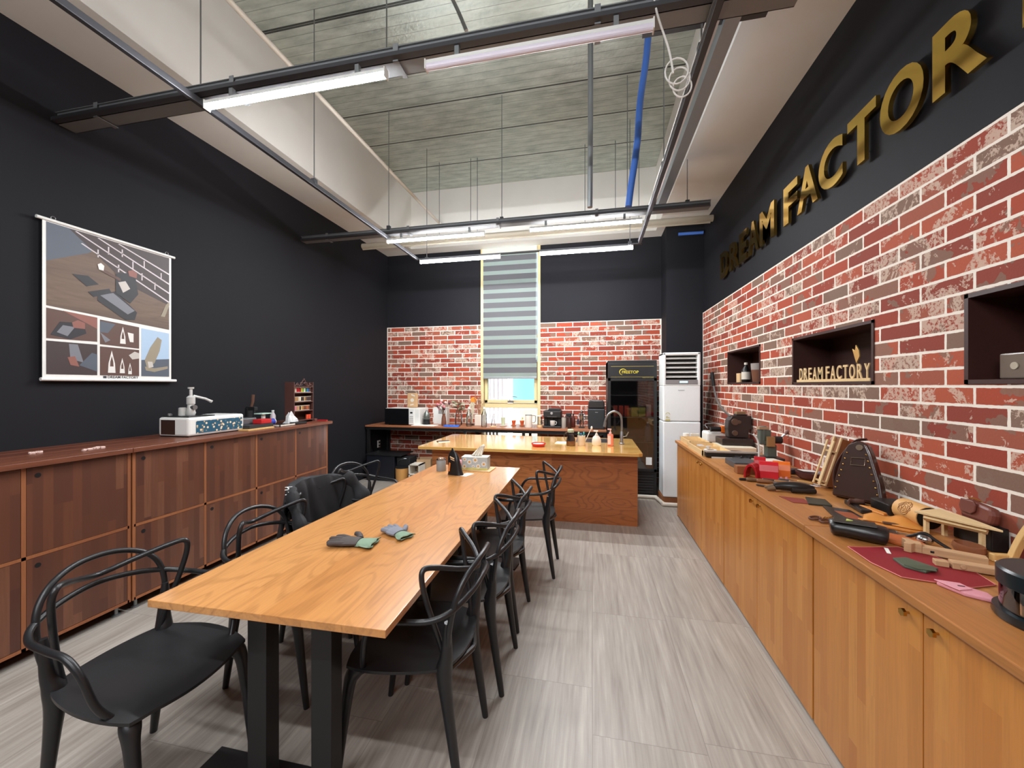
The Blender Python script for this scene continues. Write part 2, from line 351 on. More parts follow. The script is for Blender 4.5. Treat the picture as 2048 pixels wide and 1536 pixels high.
# window
b = MB(); f = .045; yf0, yf1 = YB+.05, YB+.11
def win_frame(b, x0, x1, z0, z1, w, y0, y1, m=0):
    b.box(x0, x0+w, y0, y1, z0, z1, m).box(x1-w, x1, y0, y1, z0, z1, m).box(x0, x1, y0, y1, z0, z0+w, m).box(x0, x1, y0, y1, z1-w, z1, m)
b.box(WX0, WX0+.05, YB-.016, YB+.12, WZ0, ZB).box(WX1-.05, WX1, YB-.016, YB+.12, WZ0, ZB).box(WX0, WX1, YB-.016, YB+.12, WZ0, WZ0+.05)
b.box(WX0+.05, WX1-.05, yf0, yf1, 1.12, 1.2).box(WX0+.05, WX1-.05, yf0, yf1, 2.3, 2.36)
wf = tag(b.build('window_1', M['frameyellow'], bevel=.004), kind='structure')
b = MB(); win_frame(b, WX0+.06, WX1-.06, 1.205, 1.9, .05, yf0-.015, yf1); b.build('window_sash', M['frameyellow'], wf, bevel=.004)
b = MB(); b.box(-1.40, -1.30, yf0-.03, yf0-.015, 1.222, 1.242); b.tube([(-1.36, yf0-.03, 1.24), (-1.36, yf0-.06, 1.30), (-1.30, yf0-.07, 1.315), (-1.23, yf0-.07, 1.305)], .006, 6); b.build('window_handle', M['steel'], wf)
MB().box(WX0+.05, WX1-.05, YB+.085, YB+.091, WZ0+.05, 3.7).build('window_pane', M['glass'], wf)
# zebra blind
bl = thing('roller_blind', 'grey and sheer striped roller blind lowered over the tall narrow window', 'blind', (0, YB-.05, 0))
b = MB(); pitch = 2*.0793*.98; z = 1.625; zt = 3.70; XA, XBl = WX0+.058, WX1-.052
ch = MB(); n = 0; tt = z+.02
while tt < zt:
    h0 = min(tt+pitch*.42, zt); MB_s = b; b.box(XA, XBl, -.0015, .0015, tt, h0, 1); h1 = min(h0+pitch*.58, zt)
    if h1 > h0: b.box(XA, XBl, -.003, .003, h0, h1, 0)
    tt += pitch
t = NT('sheer_fabric'); tr = t.new('ShaderNodeBsdfTranslucent'); tr.inputs[0].default_value = rgb(196, 214, 206); df = t.new('ShaderNodeBsdfDiffuse'); df.inputs[0].default_value = rgb(150, 160, 156)
mx = t.new('ShaderNodeMixShader'); mx.inputs[0].default_value = .72; t.l.new(tr.outputs[0], mx.inputs[1]); t.l.new(df.outputs[0], mx.inputs[2]); t.l.new(mx.outputs[0], t.o.inputs[0]); M['sheer'] = t.m
b.build('blind_fabric', [plain(92, 92, 96, .8), M['sheer']], bl)
MB().box(XA, XBl, -.012, .012, z-.012, z+.02).build('bottom_rail', M['galv'], bl, bevel=.004)
MB().box(XA-.01, XBl+.01, -.045, .03, 3.70, 3.79).build('headrail', M['offwhite'], bl, bevel=.008)
MB().tube(spline([(XBl+.012, -.012, 3.7), (XBl+.014, -.014, 2.6), (XBl+.012, -.014, 2.05), (XBl-.005, -.014, 2.0), (XBl-.012, -.014, 2.06), (XBl-.008, -.014, 3.7)], 6), .0025, 5).build('pull_chain', M['white'], bl)
# outside
b = MB(); x = -3.2
while x < -1.80: b.box(x, x+.05, 8.0, 8.03, -.3, 4.6).box(x+.05, x+.09, 8.02, 8.03, -.3, 4.6); x += .09
tag(b.build('building_cladding', plain(226, 226, 230, .5)), 'white ribbed metal cladding of the building outside the window', 'building')
tag(MB().box(-1.71, -.3, 8.3, 8.35, 1.0, 4.4).box(-1.71, -.3, 8.3, 8.35, -.3, .98, 1).build('outdoor_panel', [plain(140, 206, 224, .4), plain(232, 204, 180, .6)]), 'pale blue panel standing outside the window beside white cladding', 'panel')
struct('trim_9', MB().box(-7, 5, YB+.3, 12, -.45, -.35), plain(150, 148, 144, .9))
# ---------------------------------------------------------------- ceiling services
def batten(x0, x1, y, z, lit, label, group=None, hang=.0865):
    t = thing('batten_lamp', label, 'light', ((x0+x1)/2, y, z), 0, group); h = (x1-x0)/2
    b = MB(); r = .017
    prof = [(-.017, .0125)] + [(.019*math.sin(R(a)), .006-.024*math.cos(R(a))) for a in range(-90, 91, 20)] + [(.017, .0125)]
    b.prism(prof, -h+.006, h-.006, 'YZ')
    b.m = [1 if all(b.v[i][2] > .0058 for i in f_) and len(f_) == 4 else 0 for f_ in b.f]; b.build('diffuser', [M['lit'] if lit else M['unlit'], M['white']], t)
    MB().box(-h+.004, h-.004, -.015, .015, .0126, .03).build('lamp_housing', M['white'], t, bevel=.002)
    if hang:
        for s in (-1, 1): MB().box(s*h*.7-.012, s*h*.7+.012, -.004, .02, .0302, hang).build('mounting_clip', M['galv'], t)
    for s in (-1, 1): MB().box(s*h-.006 if s > 0 else -h, s*h if s > 0 else -h+.006, -.021, .021, -.02, .032).build('end_cap', M['white'], t)
    return t
def tray(x0, x1, y, z, label, w=.085, h=.06, dz=0):
    t = thing('cable_tray', label, 'cable tray', (0, y, z))
    b = MB(); b.box(x0, x1, -w/2, w/2, 0, .004).box(x0, x1, -w/2, -w/2+.004, 0, h).box(x0, x1, w/2-.004, w/2, 0, h).box(x0, x1, -w/2-.012, -w/2+.004, h-.004, h).box(x0, x1, -w/2-.004, -w/2, h*.35, h*.42)
    b.build('tray_channel', M['traygrey'], t)
    MB().box(x0+.02, x1-.02, -w/2-.045, -w/2-.006, -.004, .018).build('track_rail', M['traydark'], t)
    x = x0+.35
    while x < x1-.1:
        MB().box(x, x+.03, -w/2-.014, w/2+.004, -.012, -.008+.001).box(x, x+.03, -w/2-.016, -w/2-.012, -.012, h+.01).build('bracket', M['traygrey'], t); x += 1.08
    return t
ZL = 3.195
tray(-3.58, .93, 2.01, 3.285, 'long grey metal cable tray hung across the room nearest the camera', .10, .075)
batten(-2.30, -1.10, 1.93, ZL, True, 'brightly lit batten lamp nearest the camera, under the front cable tray')
batten(-.87, .285, 1.93, ZL, False, 'unlit white batten lamp under the front cable tray')
tray(-3.56, 1.16, 4.25, 3.30, 'grey metal cable tray hung across the room before the window wall', .085, .06)
batten(-2.37, -1.18, 4.175, ZL, True, 'lit batten lamp at the left under the rear cable tray')
batten(-.67, .50, 4.175, ZL, True, 'lit batten lamp at the right under the rear cable tray')
batten(-2.33, -1.19, 4.985, ZL+.006, True, 'rearmost lit batten lamp, left of the window blind', hang=.0352)
batten(-.67, .49, 4.985, ZL+.006, True, 'rearmost lit batten lamp, crossing the right edge of the blind', hang=.0352)
tray(-3.58, .93, -.22, 3.285, 'grey metal cable tray hung across the room just behind the camera', .10, .075); tray(-3.58, .93, -2.22, 3.285, 'grey metal cable tray hung across the room at the rear end', .10, .075)
batten(-2.30, -1.12, -.30, ZL, True, 'left lit batten lamp of the row just behind the camera'); batten(-.87, .31, -.30, ZL, True, 'right lit batten lamp of the row just behind the camera')
batten(-2.30, -1.12, -2.3, ZL, True, 'left lit batten lamp of the last row behind the camera'); batten(-.87, .31, -2.3, ZL, True, 'right lit batten lamp of the last row behind the camera')
tag(MB().box(-2.37, .60, 4.965, 5.01, 3.2362, 3.25).build('support_bar', M['traydark']), 'thin dark bar carrying the rearmost pair of lamps', 'bar')
def rail(x, y0, y1, z, label, w=.03):
    t = thing('lighting_rail', label, 'rail', (x, 0, z)); MB().box(-w/2, w/2, y0, y1, 0, .04).build('rail_bar', M['traydark'], t, bevel=.003)
    MB().box(-w/2-.004, -w/2, y0, y1, .03, .04).build('rail_lip', M['steel'], t); return t
rail(-2.37, YF+.05, 4.98, 3.225, 'dark lighting rail running down the left side below the ceiling')
rail(.562, YF+.05, 4.93, 3.225, 'dark lighting rail running down the right side below the ceiling', .035)
# hanger rods
def rod(x, y, z0, z1, label, r=.0045, boot=True):
    t = thing('hanger_rod', label, 'rod', (x, y, z0)); MB().cyl((0, 0, 0), (0, 0, z1-z0), r, seg=6).build('threaded_rod', M['steel'], t)
    if boot: MB().box(-.02, .02, -.02, .02, -.012, .035).build('rod_clamp', M['traydark'], t, bevel=.003)
for x, y, z, lb in [(-1.145, 2.01, 3.365, 'thin rod holding the front cable tray between its lit and unlit lamps'), (-2.44, 2.01, 3.365, 'thin rod at the left crossing of front cable tray and rail'),
                (-2.37, 2.95, 3.26, 'thin rod holding the left rail midway between the two trays'), (-2.37, 4.21, 3.36, 'thin rod where the left rail crosses the rear cable tray'),
                (-1.0, 4.25, 3.36, 'thin rod holding the middle of the rear cable tray'), (.36, 4.25, 3.36, 'thin rod with grey clamp on the rear tray, left of the right rail'),
                (.95, 4.25, 3.36, 'thin rod at the far right end of the rear cable tray'), (-2.24, 5.0, 3.235, 'thin rod over the left end of the rearmost lamps'),
                (.45, 4.96, 3.235, 'thin rod over the right end of the rearmost lamps'), (.562, 3.3, 3.26, 'thin rod on the right rail beyond the coiled cable'),
                (.562, 2.2, 3.26, 'thin rod on the right rail beside the front cable tray'), (-1.72, 5.35, 3.675, 'left one of a close pair of thin rods on the white pipe'),
                (-1.62, 5.35, 3.675, 'right one of a close pair of thin rods on the white pipe'), (-2.2, 5.35, 3.675, 'leftmost thin rod on the thick white pipe'),
                (-.1, 5.35, 3.675, 'thin rod on the white pipe just left of the steel pipe'), (.3, 5.35, 3.675, 'thin rod on the white pipe just right of the blue hose'), (.6, 5.35, 3.675, 'rightmost thin rod on the thick white pipe')]:
    rod(x, y, z, ZD, lb, boot=z < 3.6)
# pipes
def pipe(pts, r, mat, name, label, cat='pipe', seg=12, n=5):
    o = MB().tube(spline(pts, n), r, seg).build(name, mat, smooth=True); return tag(o, label, cat)
pipe([(-3.45, 5.35, 3.63), (1.50, 5.35, 3.63)], .042, plain(178, 168, 150, .6), 'water_pipe', 'thick white pipe running across the room before the window wall', n=1)
b = MB(); b.tube([(-3.4, 5.28, 3.56), (1.45, 5.28, 3.555)], .014, 8); tag(b.build('conduit_pipe', plain(178, 168, 150, .6), smooth=True), 'thin white conduit below the thick white pipe', 'pipe')
pipe([(-2.43, YF+.1, 4.13), (-2.43, 6.09, 4.13)], .02, M['offwhite'], 'conduit_pipe', 'thin white pipe running down the room left of the roof opening', n=1)
pipe([(-.015, 3.0, ZD), (-.015, 3.0, 4.3), (-.015, 3.02, 3.62), (-.02, 3.04, 2.87)], .02, M['galv'], 'steel_pipe', 'vertical grey steel pipe hanging from the roof')
pipe([(.42, 3.0, ZD), (.40, 3.0, 4.05), (.345, 3.0, 3.6), (.325, 3.0, 3.3), (.28, 3.0, 2.98), (.262, 3.0, 2.83)], [.026]*1 and .024, M['blue'], 'blue_hose', 'blue hose hanging down beside the right lighting rail', 'hose')
pipe([(1.2, 5.9, 3.66), (1.52, 5.85, 3.64)], .022, M['blue'], 'blue_hose', 'short blue hose end at the top of the black column', 'hose')
b = MB(); b.tube(spline([(-1.05, 2.55, ZD), (-1.02, 2.55, 4.5), (-.98, 2.5, 4.25), (-.86, 2.42, 3.95), (-.80, 2.40, 3.8)], 5), .012, 8); b.lathe([(.05, 0), (.045, .03), (.01, .04)], (-1.05, 2.55, ZD-.05), 12)
single('sprinkler_pipe', 'bent thin metal sprinkler pipe dropping from the foil roof', 'pipe', b, M['steel'], smooth=True)
b = MB()
b.tube(spline([(.32, 1.95, 3.9), (.28, 1.93, 3.55), (.29, 1.93, 3.3), (.35, 1.93, 3.08), (.37, 1.93, 2.96)], 6), .005, 6)
for k in range(3):
    cx, cz, r0 = (.385+.015*k, 2.97-.03*k, .06-.006*k); b.tube([(cx+r0*.85*math.cos(a/20*2*math.pi), 1.93+.012*k, cz+r0*math.sin(a/20*2*math.pi)) for a in range(20)], .004, 6, closed=True)
single('coiled_cable', 'white cable coiled in loops hanging beside the blue hose', 'cable', b, M['cable'], smooth=True)
# duct run and trunking along the right beam
b = MB(); b.box(.70, .78, 2.105, 4.6, 3.47, 3.55); single('cable_trunking', 'grey trunking running along the right beam above the lighting rail', 'cable trunking', b, M['galv'])
b = MB(); b.box(.60, .64, .9, 4.3, 3.375, 3.40); b.tube([(.59, .9, 3.41), (.585, 4.3, 3.41)], .008, 6); single('cable_conduit', 'light grey conduit beside the right lighting rail', 'conduit', b, M['cable'])
b = MB(); b.box(.60, 1.02, 1.55, 2.0, 3.44, 3.68); b.box(.60, .92, 2.0, 2.10, 3.46, 3.64)
single('duct_box', 'square brownish grey duct box against the right beam', 'duct', b, plain(120, 108, 102, .6), bevel=.008)
b = MB(); b.box(.28, .92, 2.2, 2.34, 3.50, 3.60); single('metal_channel', 'dark metal channel above the right end of the front tray', 'channel', b, M['traydark'])
# ---------------------------------------------------------------- dining table
TX0, TX1, TX2, TX3, TY0, TY1, TZ = -1.535, -.625, -.648, -1.470, 1.075, 3.49, .745
tb = thing('dining_table', 'long oak table on black steel pedestals in the middle of the room', 'table', (-1.07, 2.28, 0))
def L(mb, o): return mb.xform(Matrix.Translation(-o.location))
L(MB().prism([(TX0, TY0), (TX1, TY0+.015), (TX2, TY1+.01), (TX3, TY1)], TZ-.026, TZ), tb).build('tabletop', M['oak'], tb, bevel=.002)
for yc in (1.215, 3.19):
    for xc in (-1.19, -.925):
        L(MB().box(xc-.04, xc+.04, yc-.03, yc+.03, .01, TZ-.034), tb).build('leg', M['black'], tb, bevel=.002)
    L(MB().prism([(-1.50, yc-.11), (-.62, yc-.11), (-.60, yc), (-.62, yc+.11), (-1.50, yc+.11)], 0, .010), tb).build('base_plate', M['black'], tb, bevel=.002)
    L(MB().box(-1.42, -.72, yc-.05, yc+.05, TZ-.034, TZ-.026), tb).build('mounting_plate', M['black'], tb)
# ---------------------------------------------------------------- chairs
def chair(label, x, y, rot):
    t = thing('dining_chair', label, 'chair', (x, y, 0), rot, 'black moulded armchairs around the oak table'); m = M['blackplastic']
    nu, nv = 15, 15; vs = []; fs = []
    for k, dz in ((0, 0), (1, -.020)):
        for j in range(nv):
            for i in range(nu):
                u = 2.0*i/(nu-1)-1; v = 2.0*j/(nv-1)-1
                sx = u*math.sqrt(1-v*v/2*.62); sy = v*math.sqrt(1-u*u/2*.62)
                ww = .235 + .018*sy; X = sx*ww; Y = sy*.235+.0
                d = .452 + .012*X*X/.05 - .020*max(0, sy)**2 - .045*max(0, abs(sx)-.6)*max(0, sy+.2) + .012*max(0, -sy)**2 - .010*(1-min(1, (X*X+Y*Y)/.04))
                vs.append((X, Y, d+dz*(1 if max(abs(u), abs(v)) < .99 else .55)))
    N = nu*nv
    for j in range(nv-1):
        for i in range(nu-1):
            a = j*nu+i; fs.append((a, a+1, a+nu+1, a+nu)); fs.append((N+a, N+a+nu, N+a+nu+1, N+a+1))
    ring = [i for i in range(nu)] + [j*nu+nu-1 for j in range(1, nv)] + [(nv-1)*nu+i for i in range(nu-2, -1, -1)] + [j*nu for j in range(nv-2, 0, -1)]
    for k in range(len(ring)): a, b2 = ring[k], ring[(k+1) % len(ring)]; fs.append((a, N+a, N+b2, b2))
    MB().add(vs, fs).build('seat', m, t, smooth=True)
    for s in (-1, 1):
        q = MB(); q.tube(spline([(s*.120, .06, .418), (s*.165, .130, .422), (s*.190, .172, .405), (s*.199, .195, .32), (s*.2, .238, 0)], 5), [.010, .014, .017, .019, .021, .023, .025, .027, .028, .029, .029, .028, .026, .024, .022, .021, .019, .017, .0155, .014, .0125], 10); q.build('leg', m, t, smooth=True)
        q = MB(); q.tube(spline([(s*.192, -.205, .64), (s*.182, -.198, .52), (s*.172, -.185, .44), (s*.172, -.20, .30), (s*.175, -.245, 0)], 5), [.012+.019*min(1, i/9.) - .018*max(0, i-10)/10. for i in range(21)], 10); q.build('leg', m, t, smooth=True)
    def loop(name, half, r):
        pts = [(-x, y, z) for x, y, z in half] + [(x, y, z) for x, y, z in reversed(half[:-1])]
        MB().tube(spline(pts, 6), r, 9).build(name, m, t, smooth=True)
    loop('arm_frame', [(.205, .125, .435), (.238, .105, .50), (.258, .08, .60), (.265, .03, .655), (.262, -.06, .665), (.248, -.16, .672), (.205, -.225, .69), (.11, -.268, .715), (0, -.280, .728)], .0108)
    loop('back_frame', [(.150, -.185, .455), (.176, -.168, .56), (.206, -.135, .70), (.218, -.118, .79), (.205, -.118, .828), (.165, -.15, .822), (.09, -.22, .79), (0, -.262, .765)], .0104)
    loop('back_arch', [(.182, -.20, .50), (.200, -.215, .62), (.192, -.235, .72), (.150, -.258, .785), (.08, -.282, .82), (0, -.290, .830)], .0108)
    for s in (-1, 1): MB().tube(spline([(s*.165, -.19, .44), (s*.02, -.238, .432), (s*-.0, -.24, .432)], 4), .012, 8).build('seat_brace', m, t, smooth=True)
    return t
# right side of the table: chairs face -X (rot +90), left side face +X (rot -90)
chair('black armchair farthest from the camera on the right side of the table, before the island', -.54, 3.19, 90)
chair('black armchair third from the camera on the right side of the table', -.685, 2.495, 88)
chair('black armchair second from the camera on the right side of the table', -.675, 2.0, 90)
chair('black armchair nearest the camera on the right side of the table', -.72, 1.52, 90)
chair('black armchair nearest the camera on the left, at the table corner', -1.62, 1.155, -90)
chair('black armchair left of the table, between the nearest chair and the draped jacket', -1.54, 1.77, -90)
chair('black armchair under the black jacket on the left side of the table', -1.64, 2.27, -92)
chair('black armchair farthest on the left side of the table, near the walnut cabinet end', -1.80, 2.90, -104)
# jacket over the third left chair
jk = thing('jacket', 'black jacket draped over the back of a chair left of the table', 'jacket', (-1.90, 2.27, 0))
vs = []; fs = []; NU, NV = 34, 26
for j in range(NV):
    for i in range(NU):
        u = i/(NU-1.)*2-1; v = j/(NV-1.)
        yy = u*.275*(1+.10*abs(v-.45)); 
        s = (v-.45)*2
        wr = .010*math.sin(u*9+v*5)+.008*math.sin(u*17-v*11)
        xx = s*.10 if abs(s) < .35 else (math.copysign(.035+ (abs(s)-.35)*.05, s))
        if s < 0: xx -= .05*u*u*0
        hz = .865 - .035*u*u - (max(0, abs(s)-.25)*(.50 if s > 0 else .40)) - .10*max(0, abs(u)-.8)
        vs.append((xx + wr + .16*u*u - .01, yy, hz+wr*.5))
for j in range(NV-1):
    for i in range(NU-1): a = j*NU+i; fs.append((a, a+1, a+NU+1, a+NU))
jo = MB().add(vs, fs).build('jacket_body', plain(30, 30, 33, .75), jk, smooth=True)
so = jo.modifiers.new('thick', 'SOLIDIFY'); so.thickness = .012; so.offset = 1
for s in (-1, 1):
    sl = MB(); sl.tube(spline([(.12, s*.25, .84), (.20, s*.30, .74), (.26, s*.31, .62), (.30, s*.29, .52)], 6), [.05+.012*math.sin(i*.9) for i in range(19)], 12, flat=.6); sl.build('sleeve', plain(26, 26, 29, .75), jk, smooth=True)
zz = MB()
for k in range(6):
    u_ = -.97+.062*k; zz.rbox(.16*u_*u_-.03, u_*.275, .880-.035*u_*u_-.10*max(0, abs(u_)-.8), .040, .007, .003, (0, 0, 36 if k % 2 else -36))
zz.build('zigzag_print', M['white'], jk)
# ---------------------------------------------------------------- kitchen island
isl = thing('kitchen_island', 'kitchen island with red oak panels and glossy yellow oak top', 'island', (-.7, 4.8, 0))
r = .05
L(MB().prism([(-1.945, 4.10), (.46, 4.10), (.50, 4.13), (.50, 5.20), (.46, 5.235), (-1.90, 5.235), (-1.945, 5.2)], .775, .81), isl).build('countertop', M['oak2'], isl, bevel=.004)
L(MB().box(-1.86, .47, 4.30, 4.32, 0, .775), isl).build('front_panel', M['redoak'], isl)
L(MB().box(.45, .47, 4.32, 5.15, 0, .775), isl).build('side_panel', M['redoak'], isl)
L(MB().box(-1.86, -1.84, 4.32, 5.15, 0, .775), isl).build('side_panel', M['redoak'], isl)
L(MB().box(-1.84, .45, 5.10, 5.12, 0, .775), isl).build('back_panel', M['redoak'], isl)
b = MB(); win_frame(b, 0, 0, 0, 0, 0, 0, 0); b = MB()
b.box(-.20, .22, 4.78, 4.80, .811, .815).box(-.20, .22, 5.12, 5.14, .811, .815).box(-.20, -.18, 4.8, 5.12, .811, .815).box(.20, .22, 4.8, 5.12, .811, .815).box(-.18, .20, 4.8, 5.12, .8095, .8115, 1)
L(b, isl).build('sink', [M['steel'], plain(90, 92, 94, .3, .8)], isl)
fa = thing('faucet', 'tall brushed steel gooseneck faucet on the island', 'faucet', (.335, 4.72, .81))
b = MB(); b.lathe([(.030, 0), (.030, .012), (.020, .02), (.018, .14), (.013, .15)], (0, 0, 0), 16)
b.tube(spline([(0, 0, .14), (0, 0, .28), (-.02, 0, .35), (-.085, 0, .385), (-.15, 0, .35), (-.185, 0, .28), (-.195, 0, .22)], 6), .012, 10); b.cyl((-.188, 0, .26), (-.197, 0, .20), .016, .017); b.build('spout', M['steel'], fa, smooth=True)
MB().tube([(.018, -.01, .09), (.05, -.02, .10), (.075, -.03, .15)], .007, 8).build('lever', M['steel'], fa, smooth=True)
# ---------------------------------------------------------------- left cabinets
def door_hole(parent, y, z, x):
    b = MB(); b.cyl((x, y, z), (x+.0015, y, z), .013, seg=16); b.build('finger_hole', M['black'], parent)
def left_unit(ys, label):
    t = thing('storage_cabinet', label, 'cabinet', (-3.3, (ys[0]+ys[-1])/2, 0), 0, 'walnut cabinets along the black wall'); X = -2.99; Z0, Z1, ZM = .07, 1.055, .567
    b = MB(); b.box(-3.595, X-.02, ys[0]+.003, ys[-1]-.003, Z0, Z1); L(b, t).build('carcass', M['walnut'], t)
    b = MB()
    for y in ys: b.box(X-.03, X+.001, y-.009, y+.009, Z0, Z1)
    b.box(X-.03, X+.001, ys[0], ys[-1], ZM-.009, ZM+.009).box(X-.03, X+.001, ys[0], ys[-1], Z0, Z0+.018); L(b, t).build('face_frame', M['walnutedge'], t)
    for i in range(len(ys)-1):
        for z0, z1 in ((Z0+.021, ZM-.011), (ZM+.011, Z1-.004)):
            d = L(MB().box(X-.018, X, ys[i]+.011, ys[i+1]-.011, z0, z1), t).build('door', M['walnut'], t)
            door_hole(d, ys[i]+.055-t.location.y, z1-.045, X+3.3)
    for y in (ys[0]+.04, ys[-1]-.04):
        L(MB().lathe([(.022, 0), (.022, .008), (.010, .014), (.010, .07)], (X-.05, y, 0), 12), t).build('foot', M['galv'], t)
left_unit([-.92, -.437, .047, .531, 1.019, 1.503, 1.987][3:], 'walnut striped cabinet at the left edge of the picture, with round finger holes')
left_unit([2.015, 2.50, 2.976, 3.452, 3.931], 'walnut striped cabinet farther from the camera along the black wall')
left_unit([-1.4, -.92, -.437, .047, .503], 'walnut striped cabinet beside and behind the camera')
tag(MB().box(-3.598, -2.96, -1.42, 1.99, 1.057, 1.088).build('cabinet_top', M['walnuttop'], bevel=.003), 'walnut worktop over the nearer black wall cabinets, with crumbs on it', 'worktop')
tag(MB().box(-3.598, -2.96, 1.992, 3.99, 1.057, 1.088).build('cabinet_top', M['walnuttop'], bevel=.003), 'walnut worktop carrying the thread rack and floral press', 'worktop')
# ---------------------------------------------------------------- right cabinets
def right_unit(y0, ym, y1, label, kn):
    t = thing('base_cabinet', label, 'cabinet', (1.25, (y0+y1)/2, 0), 0, 'honey oak cabinets along the brick wall'); X = .955
    L(MB().box(X+.02, XR-.035, y0, y1, .0, .838), t).build('carcass', plain(84, 30, 20, .6), t)
    for a, c, s in ((y0+.004, ym-.002, 1), (ym+.002, y1-.004, -1)):
        d = L(MB().box(X, X+.018, a, c, .018, .832), t).build('door', M['honey'], t, bevel=.0015)
        ky = (c-.05 if s == 1 else a+.05); b = MB()
        b.cyl((X-1.25, ky-t.location.y, .80), (X-.012-1.25, ky-t.location.y, .80), .004, seg=8); b.cyl((X-.012-1.25, ky-t.location.y, .80), (X-.022-1.25, ky-t.location.y, .80), .0125, seg=6)
        b.build('knob', M['brass'], d, bevel=.001)
    if y1 > 4.5: L(MB().box(X, XR-.035, y1-.002, y1+.016, 0, .838), t).build('end_panel', M['honey'], t)
right_unit(3.140, 3.756, 4.74, 'honey oak cabinet nearest the white air conditioner', 1)
right_unit(1.952, 2.545, 3.134, 'middle honey oak cabinet below the leather bag', 1)
right_unit(.78, 1.366, 1.946, 'honey oak cabinet at the lower right corner with large brass knobs', 1)
right_unit(-.42, .18, .774, 'honey oak cabinet just behind the camera', 1)
def rtop(y0, y1, label): tag(MB().box(.935, XR-.012, y0, y1, .84, .87).build('worktop', M['honeytop'], bevel=.004), label, 'worktop')
rtop(3.207, 4.775, 'honey oak worktop under the heavy embossing press'); rtop(1.983, 3.204, 'honey oak worktop under the red arch holders and leather bag'); rtop(-.42, 1.980, 'honey oak worktop under the red leather sheet')
# ---------------------------------------------------------------- window-wall shelf
sh = thing('back_shelf', 'narrow wooden shelf on black steel legs below the window', 'shelf', (-1.6, 6.0, 0))
L(MB().box(-3.58, .195, 5.62, 6.33, .838, .862), sh).build('shelf_board', M['shelfwood'], sh, bevel=.003)
L(MB().box(-3.58, .195, 5.64, 5.68, .795, .838).box(-3.58, .195, 6.27, 6.31, .795, .838), sh).build('shelf_rail', M['black'], sh)
for x in (-3.56, -1.93, -1.02, .15):
    for y in (5.64, 6.27):
        if not (x == -1.93 and y == 5.64 and False): L(MB().box(x, x+.04, y, y+.04, 0, .796), sh).build('leg', M['black'], sh)
b = MB()
for k in range(5): b.box(-1.82+.06*k, -1.79+.06*k, 6.28, 6.33, .38, .80)
b.box(-1.84, -1.53, 6.29, 6.32, .42, .45).box(-1.84, -1.53, 6.29, 6.32, .73, .76)
single('radiator', 'small white radiator under the window behind the shelf', 'radiator', b, M['white'], bevel=.006)
# ---------------------------------------------------------------- fridge
fr = thing('display_fridge', 'tall black glass-door drinks fridge against the brick wall', 'fridge', (.52, 5.82, 0)); FY = 5.44
L(MB().box(.205, .225, FY+.04, 6.2, .10, 1.84).box(.82, .84, FY+.04, 6.2, .10, 1.84).box(.205, .84, 6.18, 6.2, .10, 1.84).box(.205, .84, FY+.04, 6.2, 1.6, 1.84).box(.205, .84, FY+.03, 6.2, .03, .34), fr).build('fridge_body', M['black'], fr, bevel=.004)
L(MB().box(.225, .82, 6.15, 6.178, .34, 1.6), fr).build('fridge_liner', plain(58, 42, 34, .5), fr)
b = MB(); win_frame(b, .205, .84, .345, 1.60, .04, FY, FY+.035); dr = L(b, fr).build('fridge_door', M['black'], fr, bevel=.004)
L(MB().box(.245, .80, FY+.012, FY+.018, .385, 1.56), fr).build('door_glass', M['glass_t'], dr)
L(MB().box(.205, .84, FY-.004, FY+.045, 1.60, 1.80).box(.205, .84, FY+.01, FY+.045, 1.80, 1.84), fr).build('sign_panel', M['black'], fr, bevel=.004)
sg = M['yellow'] = plain(206, 190, 70, .4)
b = text_mb('FREETOP', .215, .038, .004, 0, .01); b.xform(Matrix.Translation((.39, FY-.009, 1.662)) @ Matrix.Shear('XZ', 4, (.25, 0)).to_4x4() if False else Matrix.Translation((.39, FY-.009, 1.662)))
pts = [(.405+.040*math.cos(a)*1.15, FY-.007, 1.682+.040*math.sin(a)) for a in [R(20+k*14) for k in range(18)]]; b.tube(pts, [.002+.004*math.sin(math.pi*i/17.) for i in range(18)], 6)
L(b, fr).build('brand_sign', sg, fr)
b = text_mb('FREETOP.COM', .14, .012, .002, 0); b.xform(Matrix.Translation((.655, FY-.006, 1.600))); b.box(.245, .80, FY-.006, FY-.003, 1.755, 1.760).box(.245, .80, FY-.006, FY-.003, 1.612, 1.616); L(b, fr).build('gold_trim', plain(176, 160, 96, .4, .5), fr)
b = MB()
for k in range(7): b.box(.24, .80, FY+.022, FY+.032, .06+.036*k, .078+.036*k)
L(b, fr).build('grille', plain(44, 44, 46, .5), fr)
for z in (.72, 1.06, 1.36): L(MB().box(.228, .817, FY+.10, 6.14, z, z+.008), fr).build('shelf', plain(120, 120, 118, .4, .5), fr)
L(MB().box(.70, .775, FY-.001, FY+.002, .44, .54), fr).build('energy_label', M['white'], fr)
def fbox(x0, x1, z0, z1, name, mat, label, cat='drink', y=FY+.16): tag(MB().box(x0, x1, y, y+.08, z0, z1).build(name, mat, bevel=.004), label, cat)
for k in range(3): fbox(.285+.075*k, .345+.075*k, 1.069, 1.069+.15, 'drink_carton', plain(214, 70, 40, .5), ['left orange drink carton behind the fridge glass', 'middle orange drink carton behind the fridge glass', 'right orange drink carton behind the fridge glass'][k])
for k in range(2): fbox(.53+.095*k, .62+.095*k, 1.069, 1.069+.13, 'snack_box', plain(160, 170, 60, .5), ['left green snack box behind the fridge glass', 'right green snack box behind the fridge glass'][k], 'box')
fbox(.73, .79, 1.069, 1.069+.17, 'paper_pack', plain(206, 190, 184, .6), 'pale pink and white pack at the right of the fridge shelf', 'pack')
